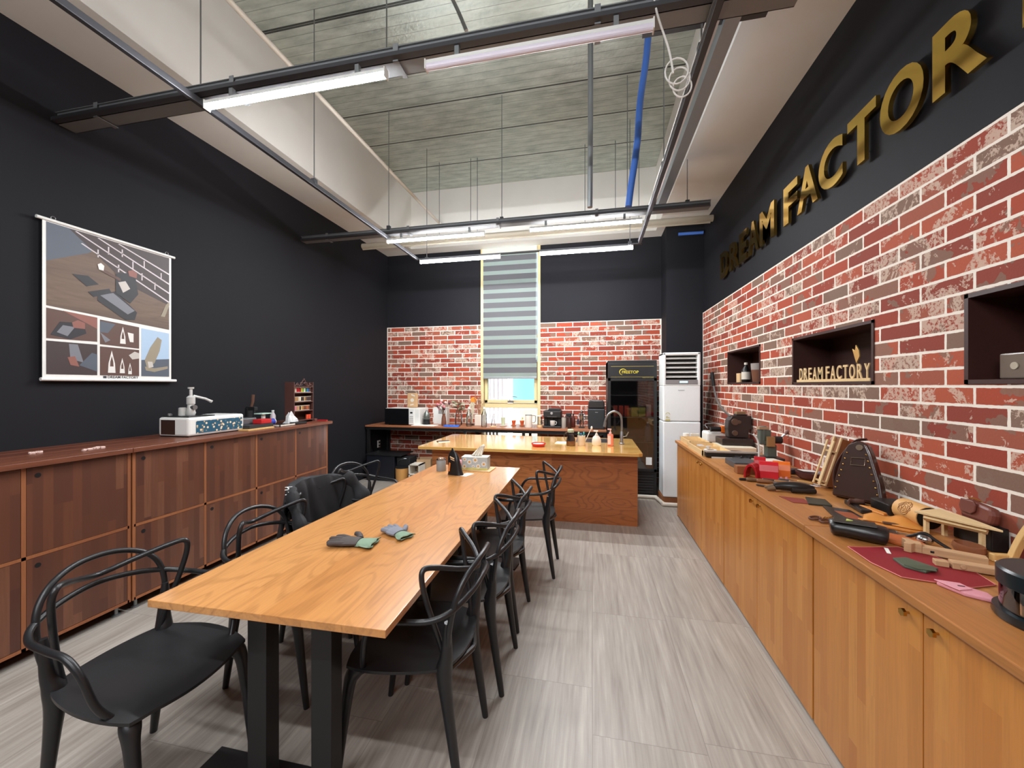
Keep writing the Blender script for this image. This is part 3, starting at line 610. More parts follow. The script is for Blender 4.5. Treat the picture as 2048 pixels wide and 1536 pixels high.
b = MB(); b.lathe([(.04, 0), (.045, .01), (.045, .17), (.035, .21), (.016, .235), (.016, .25)], (0, 0, 0), 16); b.lathe([(.019, .25), (.019, .27)], (0, 0, 0), 12, 1)
single('drink_bottle', 'clear blue bottle with white cap low in the fridge', 'bottle', b, [plain(90, 110, 130, .2), M['white']], (.75, FY+.18, .728), smooth=True)
# ---------------------------------------------------------------- air conditioner
ac = thing('air_conditioner', 'tall white floor-standing air conditioner in the corner', 'air conditioner', (1.09, 5.3, 0)); AX0, AX1, AY0, AY1 = .872, 1.312, 5.17, 5.50
L(MB().box(AX0-.01, AX1+.01, AY0+.02, AY1, 0, .09), ac).build('wooden_plinth', M['midwood'], ac)
L(MB().box(AX0, AX1, AY0+.005, AY1, .095, 1.045).box(AX0, AX1, AY0+.008, AY1, 1.05, 1.50), ac).build('casing', plain(240, 246, 248, .35), ac, bevel=.014)
b = MB(); Y0 = AY0+.005; b.box(AX0, AX0+.035, Y0, AY1, 1.50, 1.915).box(AX1-.035, AX1, Y0, AY1, 1.50, 1.915).box(AX0, AX1, Y0, AY1, 1.88, 1.915).box(AX0, AX1, Y0, AY1, 1.495, 1.515); L(b, ac).build('vent_frame', plain(242, 246, 246, .35), ac, bevel=.012)
L(MB().box(AX0+.02, AX1-.02, AY0+.10, AY1-.01, 1.5, 1.9), ac).build('vent_recess', M['black'], ac)
for k in range(5):
    L(MB().rbox((AX0+AX1)/2, AY0+.05, 1.845-.058*k, AX1-AX0-.07, .07, .007, (18, 0, 0)), ac).build('louvre', M['white'], ac)
L(MB().box(AX0+.035, AX1-.035, AY0+.003, AY0+.03, 1.515, 1.572), ac).build('control_panel', plain(150, 148, 150, .4, .3), ac)
L(MB().box(1.07, 1.16, AY0+.0005, AY0+.003, 1.535, 1.553), ac).build('display', emit('cyan_display', (.2, .8, 1, 1), 2.0), ac)
b = text_mb('SAMSUNG', .075, .010, .002); b.xform(Matrix.Translation((1.05, AY0+.0035, 1.435))); L(b, ac).build('brand_lettering', plain(90, 90, 96, .4), ac)
b = MB(); b.box(.90, .955, AY0+.003, AY0+.0052, 1.055, 1.075).tube([(.928+.024*math.cos(R(a)), AY0+.004, 1.135+.024*math.sin(R(a))) for a in range(0, 181, 15)], .003, 5); b.box(.905, .95, AY0+.003, AY0+.0052, 1.09, 1.098).box(.905, .93, AY0+.003, AY0+.0052, 1.105, 1.112); L(b, ac).build('energy_label', plain(200, 190, 120, .5), ac)
pipe([(.47, 5.40, .025), (.80, 5.40, .025), (.82, 5.38, .025), (.865, 5.13, .025), (.90, 5.10, .025), (1.5, 5.10, .025)], .024, M['offwhite'], 'drain_pipe', 'white drain pipe running along the floor before the fridge', n=4)
# ---------------------------------------------------------------- poster
po = thing('wall_poster', 'hanging photo poster with white rods on the black wall', 'poster', (XL+.03, 2.21, 2.05)); k = 1.0333
def PY(y): return (y*k)-2.21
def PZ(z): return (z-1.5)*k+1.5-2.05
y0, y1, z0, z1 = PY(1.825), PY(2.589), PZ(1.558), PZ(2.57)
MB().box(0, .003, y0-.006, y1+.006, z0-.01, z1).build('poster_sheet', M['white'], po)
MB().cyl((.004, PY(1.79), z1+.005), (.004, PY(2.62), z1+.005), .011).build('hanging_rod', M['white'], po, smooth=True)
MB().cyl((.004, PY(1.81), z0-.018), (.004, PY(2.63), z0-.018), .012).build('bottom_rod', M['white'], po, smooth=True)
for yy in (1.87, 2.56): MB().tube([(.004, PY(yy)+.012*math.cos(a*.6), z1+.024+.012*math.sin(a*.6)) for a in range(11)], .0025, 6, closed=True).build('hook', M['steel'], po)
W_, H_ = y1-y0, z1-z0
def quad(b, pts, m, h=.0036): b.prism([(y0+p[0]*W_, z1-p[1]*H_) for p in pts], h, h+.0006, 'YZ', m)
pm = [wood('printed_wood', [(128, 104, 86), (104, 84, 70), (80, 66, 58)], 'Y', 0, 1, .3, .3, .5), plain(62, 50, 50, .5), plain(206, 196, 200, .5), plain(40, 40, 46, .5), plain(120, 122, 130, .5), plain(196, 190, 184, .5), plain(140, 90, 80, .5), plain(170, 196, 222, .5), plain(92, 66, 58, .5), plain(228, 226, 222, .5), plain(150, 140, 120, .5), plain(84, 92, 104, .5)]
b = MB()
quad(b, [(.015, .01), (.985, .01), (.985, .60), (.015, .545)], 0)                       # main picture
quad(b, [(.015, .01), (.45, .01), (.30, .14), (.015, .26)], 11, .0042)
quad(b, [(.16, .012), (.985, .012), (.985, .40), (.60, .30)], 1, .0043)
for q in ((.20, .02, .985, .30), (.36, .02, .985, .225), (.52, .02, .985, .145), (.24, .09, .985, .375)):
    x0_, z0_, x1_, z1_ = q; quad(b, [(x0_, z0_), (x0_+.012, z0_-.004), (x1_, z1_-.006), (x1_, z1_+.006)], 2, .005)
for px, pz in ((.36, .10), (.44, .06), (.55, .05), (.52, .17), (.64, .12), (.74, .09), (.60, .24), (.72, .19), (.84, .24), (.90, .15)): quad(b, [(px, pz), (px+.010, pz), (px+.010, pz+.055), (px, pz+.055)], 2, .005)
quad(b, [(.36, .42), (.50, .37), (.68, .50), (.66, .56), (.58, .57), (.36, .46)], 3, .0056); quad(b, [(.38, .42), (.48, .385), (.66, .49), (.60, .525)], 4, .0062)
quad(b, [(.50, .24), (.66, .20), (.69, .36), (.62, .44), (.50, .38)], 3, .0064); quad(b, [(.52, .30), (.58, .28), (.62, .33), (.56, .37)], 5, .007)
quad(b, [(.60, .20), (.64, .185), (.68, .20), (.675, .24), (.61, .235)], 6, .0072); quad(b, [(.38, .22), (.54, .27), (.54, .29), (.38, .245)], 8, .007)
quad(b, [(.36, .205), (.385, .19), (.41, .205), (.405, .24), (.37, .24)], 9, .0076)
quad(b, [(.18, .31), (.29, .30), (.37, .345), (.28, .375)], 3, .006); quad(b, [(.29, .41), (.45, .36), (.47, .39), (.33, .44)], 3, .0059)
quad(b, [(.90, .50), (.95, .40), (.985, .37), (.985, .40), (.94, .50)], 10, .006)
quad(b, [(.015, .56), (.36, .58), (.36, .75), (.015, .755)], 8); quad(b, [(.12, .565), (.36, .58), (.36, .66)], 6, .0042); quad(b, [(.04, .73), (.10, .64), (.26, .63), (.28, .70), (.17, .75)], 3, .0046)
quad(b, [(.08, .71), (.12, .66), (.20, .665), (.15, .73)], 4, .005); quad(b, [(.18, .635), (.22, .615), (.27, .63), (.27, .67), (.19, .67)], 6, .0052)
quad(b, [(.015, .77), (.36, .77), (.36, .985), (.015, .985)], 1); quad(b, [(.16, .78), (.22, .78), (.26, .90), (.17, .88)], 4, .0042); quad(b, [(.23, .92), (.32, .83), (.36, .84), (.36, .96)], 11, .0046); quad(b, [(.15, .87), (.20, .86), (.23, .93), (.17, .92)], 6, .005)
quad(b, [(.38, .59), (.70, .61), (.70, .775), (.38, .765)], 8); quad(b, [(.38, .60), (.50, .61), (.44, .68), (.38, .68)], 11, .0042); quad(b, [(.38, .68), (.46, .73), (.42, .75)], 4, .0042)
def boat(cx, cz, s):
    b_ = [(cx-.026*s, cz+.07*s), (cx-.022*s, cz+.01*s), (cx, cz-.07*s), (cx+.022*s, cz+.01*s), (cx+.026*s, cz+.07*s)]; quad(b, b_, 9, .005)
    quad(b, [(cx-.012*s, cz+.03*s), (cx-.010*s, cz), (cx, cz-.035*s), (cx+.010*s, cz), (cx+.012*s, cz+.03*s)], 8, .0056)
boat(.56, .685, .9); quad(b, [(.60, .66), (.65, .665), (.65, .73), (.62, .73), (.61, .70)], 9, .005)
quad(b, [(.38, .78), (.70, .785), (.70, .985), (.38, .985)], 8); boat(.47, .885, 1.15); boat(.555, .91, .8); boat(.62, .93, .6); quad(b, [(.61, .83), (.66, .80), (.70, .81), (.70, .85), (.64, .86)], 5, .0046)
quad(b, [(.72, .615), (.985, .63), (.985, .985), (.72, .985)], 7); quad(b, [(.72, .86), (.985, .84), (.985, .985), (.72, .985)], 11, .0042)
quad(b, [(.75, .86), (.80, .76), (.87, .67), (.91, .69), (.89, .78), (.84, .88), (.77, .92)], 10, .005); quad(b, [(.75, .91), (.84, .92), (.97, .90), (.97, .92), (.84, .95), (.76, .94)], 10, .0052); quad(b, [(.775, .87), (.82, .87), (.83, .91), (.785, .92)], 5, .0058)
b.build('printed_pictures', pm, po)
t_ = text_mb('DREAM FACTORY', .20, .020, .001, 0, .01); t_.xform(Matrix.Translation((.0046, y0+.44*W_, z0-.006)) @ Matrix.Rotation(R(90), 4, 'Z')); t_.prism([(y0+.405*W_, z0-.006), (y0+.43*W_, z0-.006), (y0+.43*W_, z0+.012), (y0+.405*W_, z0+.012)], .0035, .005, 'YZ'); t_.build('poster_lettering', plain(60, 60, 64, .5), po)
# ---------------------------------------------------------------- gold wall letters (wall at X = XR, reading towards -Y)
GL = [('D', 5.08, 4.83), ('R', 4.76, 4.515), ('E', 4.47, 4.26), ('A', 4.235, 3.985), ('M', 3.955, 3.665), ('F', 3.50, 3.285), ('A', 3.285, 3.015), ('C', 3.005, 2.745), ('T', 2.70, 2.46), ('O', 2.43, 2.15), ('R', 2.103, 1.855), ('Y', 1.835, 1.56)]
lab = ['first letter D of the big gold wall name, farthest from the camera', 'big gold wall letter R between D and E', 'big gold wall letter E', 'big gold wall letter A just before the M', 'big gold wall letter M', 'big gold wall letter F starting the second word', 'big gold wall letter A between F and C', 'big gold wall letter C', 'big gold wall letter T', 'big gold wall letter O', 'big gold wall letter R near the top right corner', 'big gold wall letter Y cut by the right edge of the picture']
def rot_to_right_wall(x, y, z): return Matrix.Translation((x, y, z)) @ Matrix.Rotation(R(-90), 4, 'Z')
for (chh, ya, yb), lb in zip(GL, lab):
    t = thing('wall_letter', lb, 'letter', (XR-.045, ya, 2.777), -90, 'big gold letters on the black wall')
    text_mb(chh, ya-yb, .298, .022, 0, .032).build('letter_face', M['gold'], t)
    MB().cyl(((ya-yb)*.5 if chh in 'TY' else (ya-yb)*.14, .02, .06), ((ya-yb)*.5 if chh in 'TY' else (ya-yb)*.14, .044, .06), .004, seg=6).build('standoff_pin', M['steel'], t)
# small sign in the middle niche
t = thing('desk_sign', 'pale wooden DREAM FACTORY lettering standing in the middle wall niche', 'sign', (XR-.004, 3.355, 1.525), -90)
MB().box(0, .80, -.012, .03, 0, .018).build('sign_base', M['birch'], t)
x = 0
for word, xa in (('DREAM', .012), ('FACTORY', .352)):
    ws = {'D': .054, 'R': .056, 'E': .048, 'A': .058, 'M': .064, 'F': .046, 'C': .058, 'T': .052, 'O': .062, 'Y': .056}
    x = xa
    for c_ in word:
        o = text_mb(c_, ws[c_]*.82, .088, .006, 0, .008); o.xform(Matrix.Translation((x, .0, .016))); o.build('letter', M['birch'], t); x += ws[c_]+.008
# ---------------------------------------------------------------- small helpers for loose things
def bottle(name, label, loc, h, r, body, cap, cat='bottle', neck=.35, group=None, fill=None):
    t = thing(name, label, cat, loc, 0, group); n = neck
    MB().lathe([(r*.9, 0), (r, h*.03), (r, h*(.62)), (r*n, h*.84), (r*n, h*.9)], (0,0,0), 18).build('bottle_body', body, t, smooth=True)
    MB().lathe([(r*n*1.15, h*.89), (r*n*1.15, h)], (0,0,0), 14).build('cap', cap, t, smooth=True)
    if fill: MB().lathe([(r*.86, h*.02), (r*.94, h*.05), (r*.94, h*.45)], (0,0,0), 16).build('liquid', fill, t, smooth=True)
    return t
def flatpoly(name, label, cat, poly, z, th, mat, bev=.002, extra=None, rot=0):
    cx = sum(p[0] for p in poly)/len(poly); cy = sum(p[1] for p in poly)/len(poly)
    b = MB().prism([(p[0]-cx, p[1]-cy) for p in poly], 0, th); return single(name, label, cat, b, mat, (cx, cy, z), rot, bevel=bev)
# ================================================================ dining table items
Z = TZ
def glove(label, x, y, rot, palm, cuff, sc=1.0):
    t = thing('work_glove', label, 'glove', (x, y, Z), rot, 'work gloves on the oak table')
    b = MB(); b.tube(spline([(-.055*sc, 0, .016), (-.02*sc, .0, .017), (.03*sc, 0, .016)], 5), [.036, .040, .043, .044, .045, .045, .044, .043, .041, .039, .036], 14, flat=1.0)
    for i in range(len(b.v)): x_, y_, z_ = b.v[i]; b.v[i] = (x_, y_, .017+(z_-.017)*.36)
    for k, (yy, ln, an) in enumerate([(-.033, .060, -14), (-.011, .075, -4), (.012, .080, 5), (.034, .068, 15)]):
        a = R(180+an*-1); p0 = Vector((-.045*sc, yy*sc, .015)); d = Vector((math.cos(a), math.sin(a)*.9, 0))
        b.tube(spline([p0+d*-.02, p0+d*ln*.4*sc+Vector((0,0,.006)), p0+d*ln*sc+Vector((0,0,-.002 if k % 2 else .004))], 4), [.0125, .013, .013, .0125, .0125, .012, .012, .011, .006], 9)
    b.tube(spline([(.02*sc, .034*sc, .016), (-.002*sc, .066*sc, .024), (-.03*sc, .082*sc, .022)], 4), [.014, .0145, .014, .014, .013, .013, .012, .011, .006], 9)
    for i in range(len(b.v)): x_, y_, z_ = b.v[i]; b.v[i] = (x_, y_, max(.001, z_))
    b.build('palm', palm, t, smooth=True)
    c = MB(); vs = []; n = 16
    for j in range(5):
        for i in range(n):
            a = 2*math.pi*i/n; rr = .036+.006*j; q = 1+.10*math.sin(i*3+j)
            vs.append(((.026+.020*j)*sc+.006*math.sin(i*2.), math.cos(a)*rr*q*sc, .013+math.sin(a)*(.013-.0012*j)))
    fs = [(j*n+i, j*n+(i+1) % n, (j+1)*n+(i+1) % n, (j+1)*n+i) for j in range(4) for i in range(n)]
    o = c.add([(x_, y_, max(.0012, z_)) for x_, y_, z_ in vs], fs).build('cuff', cuff, t, smooth=True); sm = o.modifiers.new('t', 'SOLIDIFY'); sm.thickness = .003
    return t
cuffm = plain(122, 144, 122, .85)
glove('dark work glove with a green cuff, the one nearer the camera', -1.11, 1.645, 8, plain(70, 62, 60, .75), cuffm, 1.0)
glove('grey work glove with a green cuff, the smaller farther one', -.965, 1.795, -28, plain(120, 122, 132, .8), cuffm, .80)
t = thing('canister', 'small grey canister with clear lid at the far end of the oak table', 'canister', (-1.315, 3.24, Z))
MB().lathe([(.040, 0), (.042, .005), (.042, .085), (.038, .092)], (0,0,0), 24).build('canister_body', plain(140, 142, 142, .5), t, smooth=True)
MB().lathe([(.039, .092), (.042, .10), (.030, .112), (.012, .114), (.012, .120)], (0,0,0), 24).build('lid', M['glass'], t, smooth=True)
t = thing('coffee_pouch', 'black foil coffee pouch standing open on the oak table', 'pouch', (-1.135, 3.12, Z), -12)
n = 20; vs = []; lev = [(.072, .036, 0), (.068, .034, .012), (.060, .030, .05), (.056, .027, .10), (.052, .020, .145), (.036, .010, .18), (.012, .004, .205), (.006, .002, .222)]
for j, (rx, ry, z) in enumerate(lev):
    for i in range(n): a = 2*math.pi*i/n; vs.append((math.copysign(abs(math.cos(a))**.7, math.cos(a))*rx*(1+.05*math.sin(i*3+j*2))-.030*z/.2, math.copysign(abs(math.sin(a))**.7, math.sin(a))*ry, z))
fs = [(j*n+i, j*n+(i+1) % n, (j+1)*n+(i+1) % n, (j+1)*n+i) for j in range(len(lev)-1) for i in range(n)] + [tuple(range(n)), tuple(range((len(lev)-1)*n, len(lev)*n))]
MB().add(vs, fs).build('pouch_body', plain(28, 26, 26, .3), t, smooth=True)
b = MB(); b.rbox(-.02, -.0262, .145, .044, .002, .010, (8, 20, 0)); b.rbox(-.018, -.025, .128, .040, .002, .006, (8, 20, 0)); b.prism([(-.052, .03), (-.038, .032), (-.030, .10), (-.044, .105)], -.036, -.033, 'XZ', 1)
b.build('print', [plain(222, 196, 160, .5), plain(206, 124, 62, .5)], t)
t = thing('snack_pack', 'pink flowered packet behind the black coffee pouch', 'packet', (-1.20, 3.40, Z), 4)
MB().tube([(-.10, 0, .036), (-.092, 0, .036), (0, 0, .037), (.092, 0, .036), (.10, 0, .036)], [.012, .034, .036, .034, .012], 12).build('packet_body', plain(226, 130, 134, .45), t, smooth=True)
b = MB()
for px in (-.05, .055): b.sphere((px, -.030, .04), .013, 0, 8)
b.build('print', M['red'], t)
t = thing('tissue_box', 'tissue box printed with daisies on the oak table', 'tissue box', (-1.03, 3.36, Z+.009), 3)
MB().box(-.118, .118, -.06, .06, 0, .108).build('box_body', plain(172, 182, 186, .55), t, bevel=.002)
MB().box(-.119, .119, -.0612, -.0602, 0, .014).box(-.1195, .1195, -.061, .061, .1075, .1092, 1).build('box_trim', [plain(206, 196, 110, .6), M['offwhite']], t)
b = MB()
def daisy(cx, cz, r_):
    for k in range(9):
        a = 2*math.pi*k/9; b.prism([(cx+math.cos(a+q)*rr, cz+math.sin(a+q)*rr) for q, rr in ((0, r_*.2), (-.28, r_*.8), (0, r_), (.28, r_*.8))], -.0622, -.0610, 'XZ', 0)
    b.prism([(cx+math.cos(k*.7854)*r_*.36, cz+math.sin(k*.7854)*r_*.36) for k in range(8)], -.0632, -.0618, 'XZ', 1)
for cx, cz, r_ in ((-.088, .088, .019), (-.045, .066, .024), (.008, .084, .026), (.085, .050, .024), (.035, .030, .022), (-.09, .026, .022), (-.01, .028, .014)): daisy(cx, cz, r_)
b.build('daisy_print', [M['white'], plain(206, 150, 50, .5)], t)
b = MB(); n = 14; vs = []
for j in range(7):
    for i in range(n): a = i/(n-1.)*math.pi*1.0; vs.append(((-.052+.104*i/(n-1.))*(1-.09*j)+.010*j*.9, .012*math.sin(i*1.9+j*.5)+.004*j, .108+.105*j/6.*(1-.18*abs(i-9)/9.)))
fs = [(j*n+i, j*n+i+1, (j+1)*n+i+1, (j+1)*n+i) for j in range(6) for i in range(n-1)]
o = b.add(vs, fs).build('tissue', M['paper'], t, smooth=True); o.modifiers.new('t', 'SOLIDIFY').thickness = .001
flatpoly('wooden_board', 'thin pale board under the tissue box', 'board', [(-1.20, 3.285), (-.875, 3.255), (-.865, 3.44), (-1.19, 3.45)], Z, .008, M['birch'])
flatpoly('paper_note', 'small white paper card before the tissue box', 'paper', [(-1.10, 3.085), (-1.03, 3.07), (-.99, 3.18), (-1.06, 3.195)], Z, .001, M['paper'], 0)
# ================================================================ island items
Z = .81
t = thing('smartphone', 'black phone in a case on the left end of the island', 'phone', (-1.80, 4.50, Z), -55)
MB().box(-.035, .035, -.075, .075, 0, .008).build('phone_body', M['black'], t, bevel=.003); MB().box(.036, .066, -.07, .07, 0, .006).build('folded_cover', M['paper'], t, bevel=.001)
t = thing('round_tray', 'round red tin tray with white inside on the island', 'tray', (-.60, 4.37, Z))
MB().lathe([(.066, 0), (.074, .010), (.082, .034), (.080, .036), (.070, .012), (.0, .008)], (0,0,0), 28).build('tray_body', M['red'], t, smooth=True)
MB().lathe([(.070, .026), (.066, .028), (.0, .028)], (0,0,0), 24).build('tray_liner', M['white'], t, smooth=True)
flatpoly('paper_note', 'white note paper near the sink on the island', 'paper', [(-.44, 4.62), (-.30, 4.60), (-.28, 4.74), (-.42, 4.76)], Z, .006, M['paper'], 0)
t = thing('glass_jar', 'lidded glass jug of dark syrup on the island, left of the spoon tub', 'jar', (-.245, 4.50, Z))
MB().lathe([(.050, 0), (.054, .01), (.052, .06), (.036, .12), (.040, .15), (.034, .17)], (0,0,0), 20).build('jar_body', M['glass'], t, smooth=True)
MB().lathe([(.047, .004), (.050, .012), (.047, .055)], (0,0,0), 18).build('syrup', plain(150, 84, 44, .3), t, smooth=True); MB().lathe([(.036, .056), (.030, .125)], (0,0,0), 14).build('dark_sleeve', M['black'], t, smooth=True)
MB().lathe([(.037, .150), (.037, .185), (.015, .19)], (0,0,0), 16).build('lid', plain(186, 198, 172, .5), t, smooth=True); MB().tube(spline([(-.045, 0, .15), (-.075, 0, .13), (-.072, 0, .08), (-.052, 0, .05)], 5), .006, 6).build('handle', M['glass'], t, smooth=True)
t = thing('spoon_tub', 'white tub of spoons and brushes on the island', 'tub', (-.125, 4.52, Z))
MB().lathe([(.040, 0), (.043, .004), (.045, .115), (.041, .115), (.039, .01), (.0, .008)], (0,0,0), 22).build('tub_body', plain(226, 214, 198, .45), t, smooth=True)
def stick(label, name, dx, dy, hh, mat, bw=.012):
    s_ = thing(name, label, 'utensil', (-.125+dx*.3, 4.52+dy*.3, Z+.012)); MB().tube([(0, 0, 0), (dx, dy, hh)], .004, 6).build('handle', mat, s_); MB().sphere((dx*1.06, dy*1.06, hh*1.05), bw, 0, 8, 1.6).build('utensil_head', mat, s_, smooth=True)
stick('white long spoon leaning right out of the spoon tub', 'plastic_spoon', .085, 0, .185, M['white']); stick('teal spoon in the spoon tub', 'plastic_spoon', .02, .02, .120, plain(70, 150, 150, .4)); stick('pale green brush at the left of the spoon tub', 'cleaning_brush', -.022, .0, .122, plain(150, 190, 160, .5)); stick('blue stirrer in the middle of the spoon tub', 'stirrer', -.002, -.02, .118, plain(60, 130, 180, .4), .009)
t = thing('soap_dispenser', 'round white foam soap pump bottle on the island', 'soap bottle', (.045, 4.56, Z))
MB().lathe([(.038, 0), (.048, .012), (.052, .055), (.042, .095), (.018, .118), (.016, .122)], (0,0,0), 24, 0, 1, .75).build('bottle_body', plain(232, 224, 214, .4), t, smooth=True)
b = MB(); b.lathe([(.017, .122), (.017, .134), (.007, .138), (.007, .16)], (0,0,0), 14); b.rbox(-.008, 0, .166, .052, .024, .014); b.build('pump', M['white'], t, bevel=.003)
t = thing('soap_dispenser', 'pink hand wash pump bottle beside the faucet', 'soap bottle', (.20, 4.56, Z))
MB().box(-.033, .033, -.02, .02, 0, .135).build('bottle_body', plain(232, 130, 104, .35), t, bevel=.010); MB().box(-.030, .004, -.0215, -.0195, .02, .12).build('label_sticker', plain(232, 216, 212, .5), t)
b = MB(); b.lathe([(.014, .135), (.014, .155), (.006, .16), (.006, .185)], (0,0,0), 12); b.rbox(-.010, 0, .19, .045, .016, .012); b.build('pump', plain(236, 190, 190, .4), t, bevel=.003)
# ================================================================ window shelf items
Z = .862
t = thing('microwave', 'microwave oven with black door and white side on the shelf', 'microwave', (-3.03, 5.92, Z))
MB().box(-.27, .33, -.17, .17, .01, .27).build('microwave_body', M['white'], t, bevel=.008); MB().box(-.268, .145, -.19, -.168, .012, .268).build('microwave_door', plain(14, 14, 16, .2), t, bevel=.004)
b = MB(); b.box(.15, .235, -.178, -.168, .014, .266).box(.172, .212, -.181, -.176, .19, .215, 1); 
for r_ in range(4):
    for c_ in range(3): b.box(.166+.02*c_, .18+.02*c_, -.1795, -.177, .05+.028*r_, .062+.028*r_, 2)
b.build('control_panel', [M['white'], M['black'], M['grey']], t)
for sx in (-.22, .28): MB().cyl((sx, -.12, 0), (sx, -.12, .012), .014, seg=8).build('foot', M['black'], t)
t = thing('coffee_bag', 'brown paper coffee bag standing on the microwave', 'bag', (-2.93, 5.98, Z+.275), 4)
MB().prism([(-.085, 0), (.085, 0), (.09, .16), (.084, .235), (-.086, .235), (-.09, .16)], -.022, .022, 'XZ').build('bag_body', plain(196, 158, 116, .7), t, bevel=.012)
b = MB(); b.cyl((-.0, -.026, .12), (-.0, -.022, .12), .030, seg=20); b.rbox(.015, -.025, .20, .07, .002, .02, (0, 20, 0)); b.rbox(-.005, -.025, .045, .06, .002, .018, (0, -10, 0)); b.build('print', M['offwhite'], t)
t = thing('moka_pot', 'grey steel moka pot with black base beside the microwave', 'pot', (-2.62, 5.84, Z))
MB().lathe([(.058, 0), (.060, .012), (.056, .095)], (0,0,0), 20).build('dark_base', M['blackmetal'], t, smooth=True); MB().lathe([(.064, .096), (.064, .104), (.05, .11), (.056, .13), (.046, .19), (.018, .22), (.012, .24)], (0,0,0), 20).build('upper_body', plain(120, 126, 120, .3, .6), t, smooth=True)
t = thing('paper_box', 'white carton box beside the moka pot', 'box', (-2.47, 6.10, Z)); MB().box(-.12, .12, -.06, .06, 0, .275).build('box_body', M['white'], t, bevel=.002); MB().box(-.03, .05, -.0615, -.0605, .17, .25).build('print', M['grey'], t)
flatpoly('paper_stack', 'white papers lying on the shelf before the carton', 'paper', [(-2.80, 5.66), (-2.42, 5.64), (-2.40, 5.80), (-2.78, 5.84)], Z, .012, M['paper'])
def vase(name, label, loc, body, prof, stems, fl, cat='vase'):
    t = thing(name, label, cat, loc); MB().lathe(prof, (0,0,0), 18).build('vase_body', body, t, smooth=True); rnd = random.Random(len(label)); s_ = MB(); f_ = MB()
    for k in range(stems):
        a = rnd.uniform(0, 6.28); q = rnd.uniform(.03, .11); hh = rnd.uniform(.24, .40); h0 = prof[-1][1]
        s_.tube(spline([(0, 0, .02), (q*.2*math.cos(a), q*.2*math.sin(a), h0), (q*math.cos(a), q*math.sin(a)*.6, hh)], 3), .0025, 5)
        for m_ in range(3): f_.sphere((q*math.cos(a)+rnd.uniform(-.02, .02), q*math.sin(a)*.6+rnd.uniform(-.02, .02), hh+rnd.uniform(-.03, .02)), rnd.uniform(.010, .024), m_ % len(fl), 7)
    s_.build('stems', plain(96, 84, 60, .7), t); f_.build('flower_heads', fl, t, smooth=True); return t
vase('flower_vase', 'brown vase of dried pink flowers on the shelf', (-2.31, 5.80, Z), plain(120, 76, 58, .4), [(.030, 0), (.040, .03), (.034, .12), (.022, .17), (.026, .19)], 11, [plain(214, 130, 140, .7), plain(224, 196, 190, .7), plain(96, 60, 64, .7)])
vase('glass_vase', 'clear glass vase with dried green and brown flowers', (-2.12, 5.96, Z), M['glass'], [(.052, 0), (.058, .02), (.058, .16), (.040, .21), (.046, .24)], 12, [plain(150, 150, 120, .8), plain(120, 90, 70, .8), plain(190, 180, 160, .8)])
t = thing('ribbon_rosette', 'orange rosette with long striped cream ribbons on the shelf', 'rosette', (-1.93, 5.98, Z), 0)
MB().box(-.06, .06, -.04, .04, 0, .02).build('stand', M['black'], t); MB().tube([(0, 0, .02), (.06, .01, .40)], .006, 6).build('stand_pole', M['black'], t)
MB().lathe([(.002, .0), (.030, .008), (.052, .0), (.052, -.006), (.002, -.010)], (0,0,0), 20).xform(Matrix.Translation((.06, -.012, .40)) @ Matrix.Rotation(R(90), 4, 'X')).build('rosette', plain(232, 150, 50, .6), t, smooth=True)
for s_ in (-.034, .030):
    b = MB(); pts = spline([(.05+s_*.4, -.018, .37), (.02+s_, -.022, .25), (-.005+s_*1.2, -.02, .12), (-.01+s_*1.5, -.02, .04)], 5)
    for i in range(len(pts)-1):
        p, q = pts[i], pts[i+1]
        for dx, mm in ((-.02, 0), (-.008, 1), (0, 0), (.008, 1), (.014, 0)):
            pass
        b.add([(p.x-.019, p.y, p.z), (p.x+.019, p.y, p.z), (q.x+.019, q.y, q.z), (q.x-.019, q.y, q.z)], [(0, 1, 2, 3)], 0); b.add([(p.x-.011, p.y-.0015, p.z), (p.x-.006, p.y-.0015, p.z), (q.x-.006, q.y-.0015, q.z), (q.x-.011, q.y-.0015, q.z)], [(0, 1, 2, 3)], 1); b.add([(p.x+.006, p.y-.0015, p.z), (p.x+.011, p.y-.0015, p.z), (q.x+.011, q.y-.0015, q.z), (q.x+.006, q.y-.0015, q.z)], [(0, 1, 2, 3)], 1)
    o = b.build('ribbon', [plain(236, 226, 196, .6), M['black']], t); o.modifiers.new('t', 'SOLIDIFY').thickness = .001
t = thing('cleaning_cloth', 'crumpled blue cloth at the shelf edge', 'cloth', (-2.14, 5.70, Z))
n = 16; vs = [((i/(n-1.)-.5)*.24+.01*math.sin(j*2), (j/9.-.5)*.12, .004+.026*abs(math.sin(i*.9+j*.7))*math.sin(math.pi*j/9.)) for j in range(10) for i in range(n)]
o = MB().add(vs, [(j*n+i, j*n+i+1, (j+1)*n+i+1, (j+1)*n+i) for j in range(9) for i in range(n-1)]).build('cloth_sheet', plain(40, 96, 190, .8), t, smooth=True); o.modifiers.new('t', 'SOLIDIFY').thickness = .003
pet = glassy('pet_plastic', (.88, .92, .94, 1), .05, .6)
bottle('water_bottle', 'clear plastic water bottle left of the white planter', (-1.885, 5.78, Z), .305, .042, pet, M['white'])
bottle('water_bottle', 'clear plastic water bottle right of the white planter, by the window', (-1.63, 5.74, Z), .31, .044, pet, M['white'])
t = thing('planter', 'white square planter with tall bare dry branches', 'planter', (-1.76, 5.95, Z)); MB().box(-.07, .07, -.06, .06, 0, .17).build('pot', plain(226, 214, 200, .6), t, bevel=.006)
b = MB(); rnd = random.Random(4)
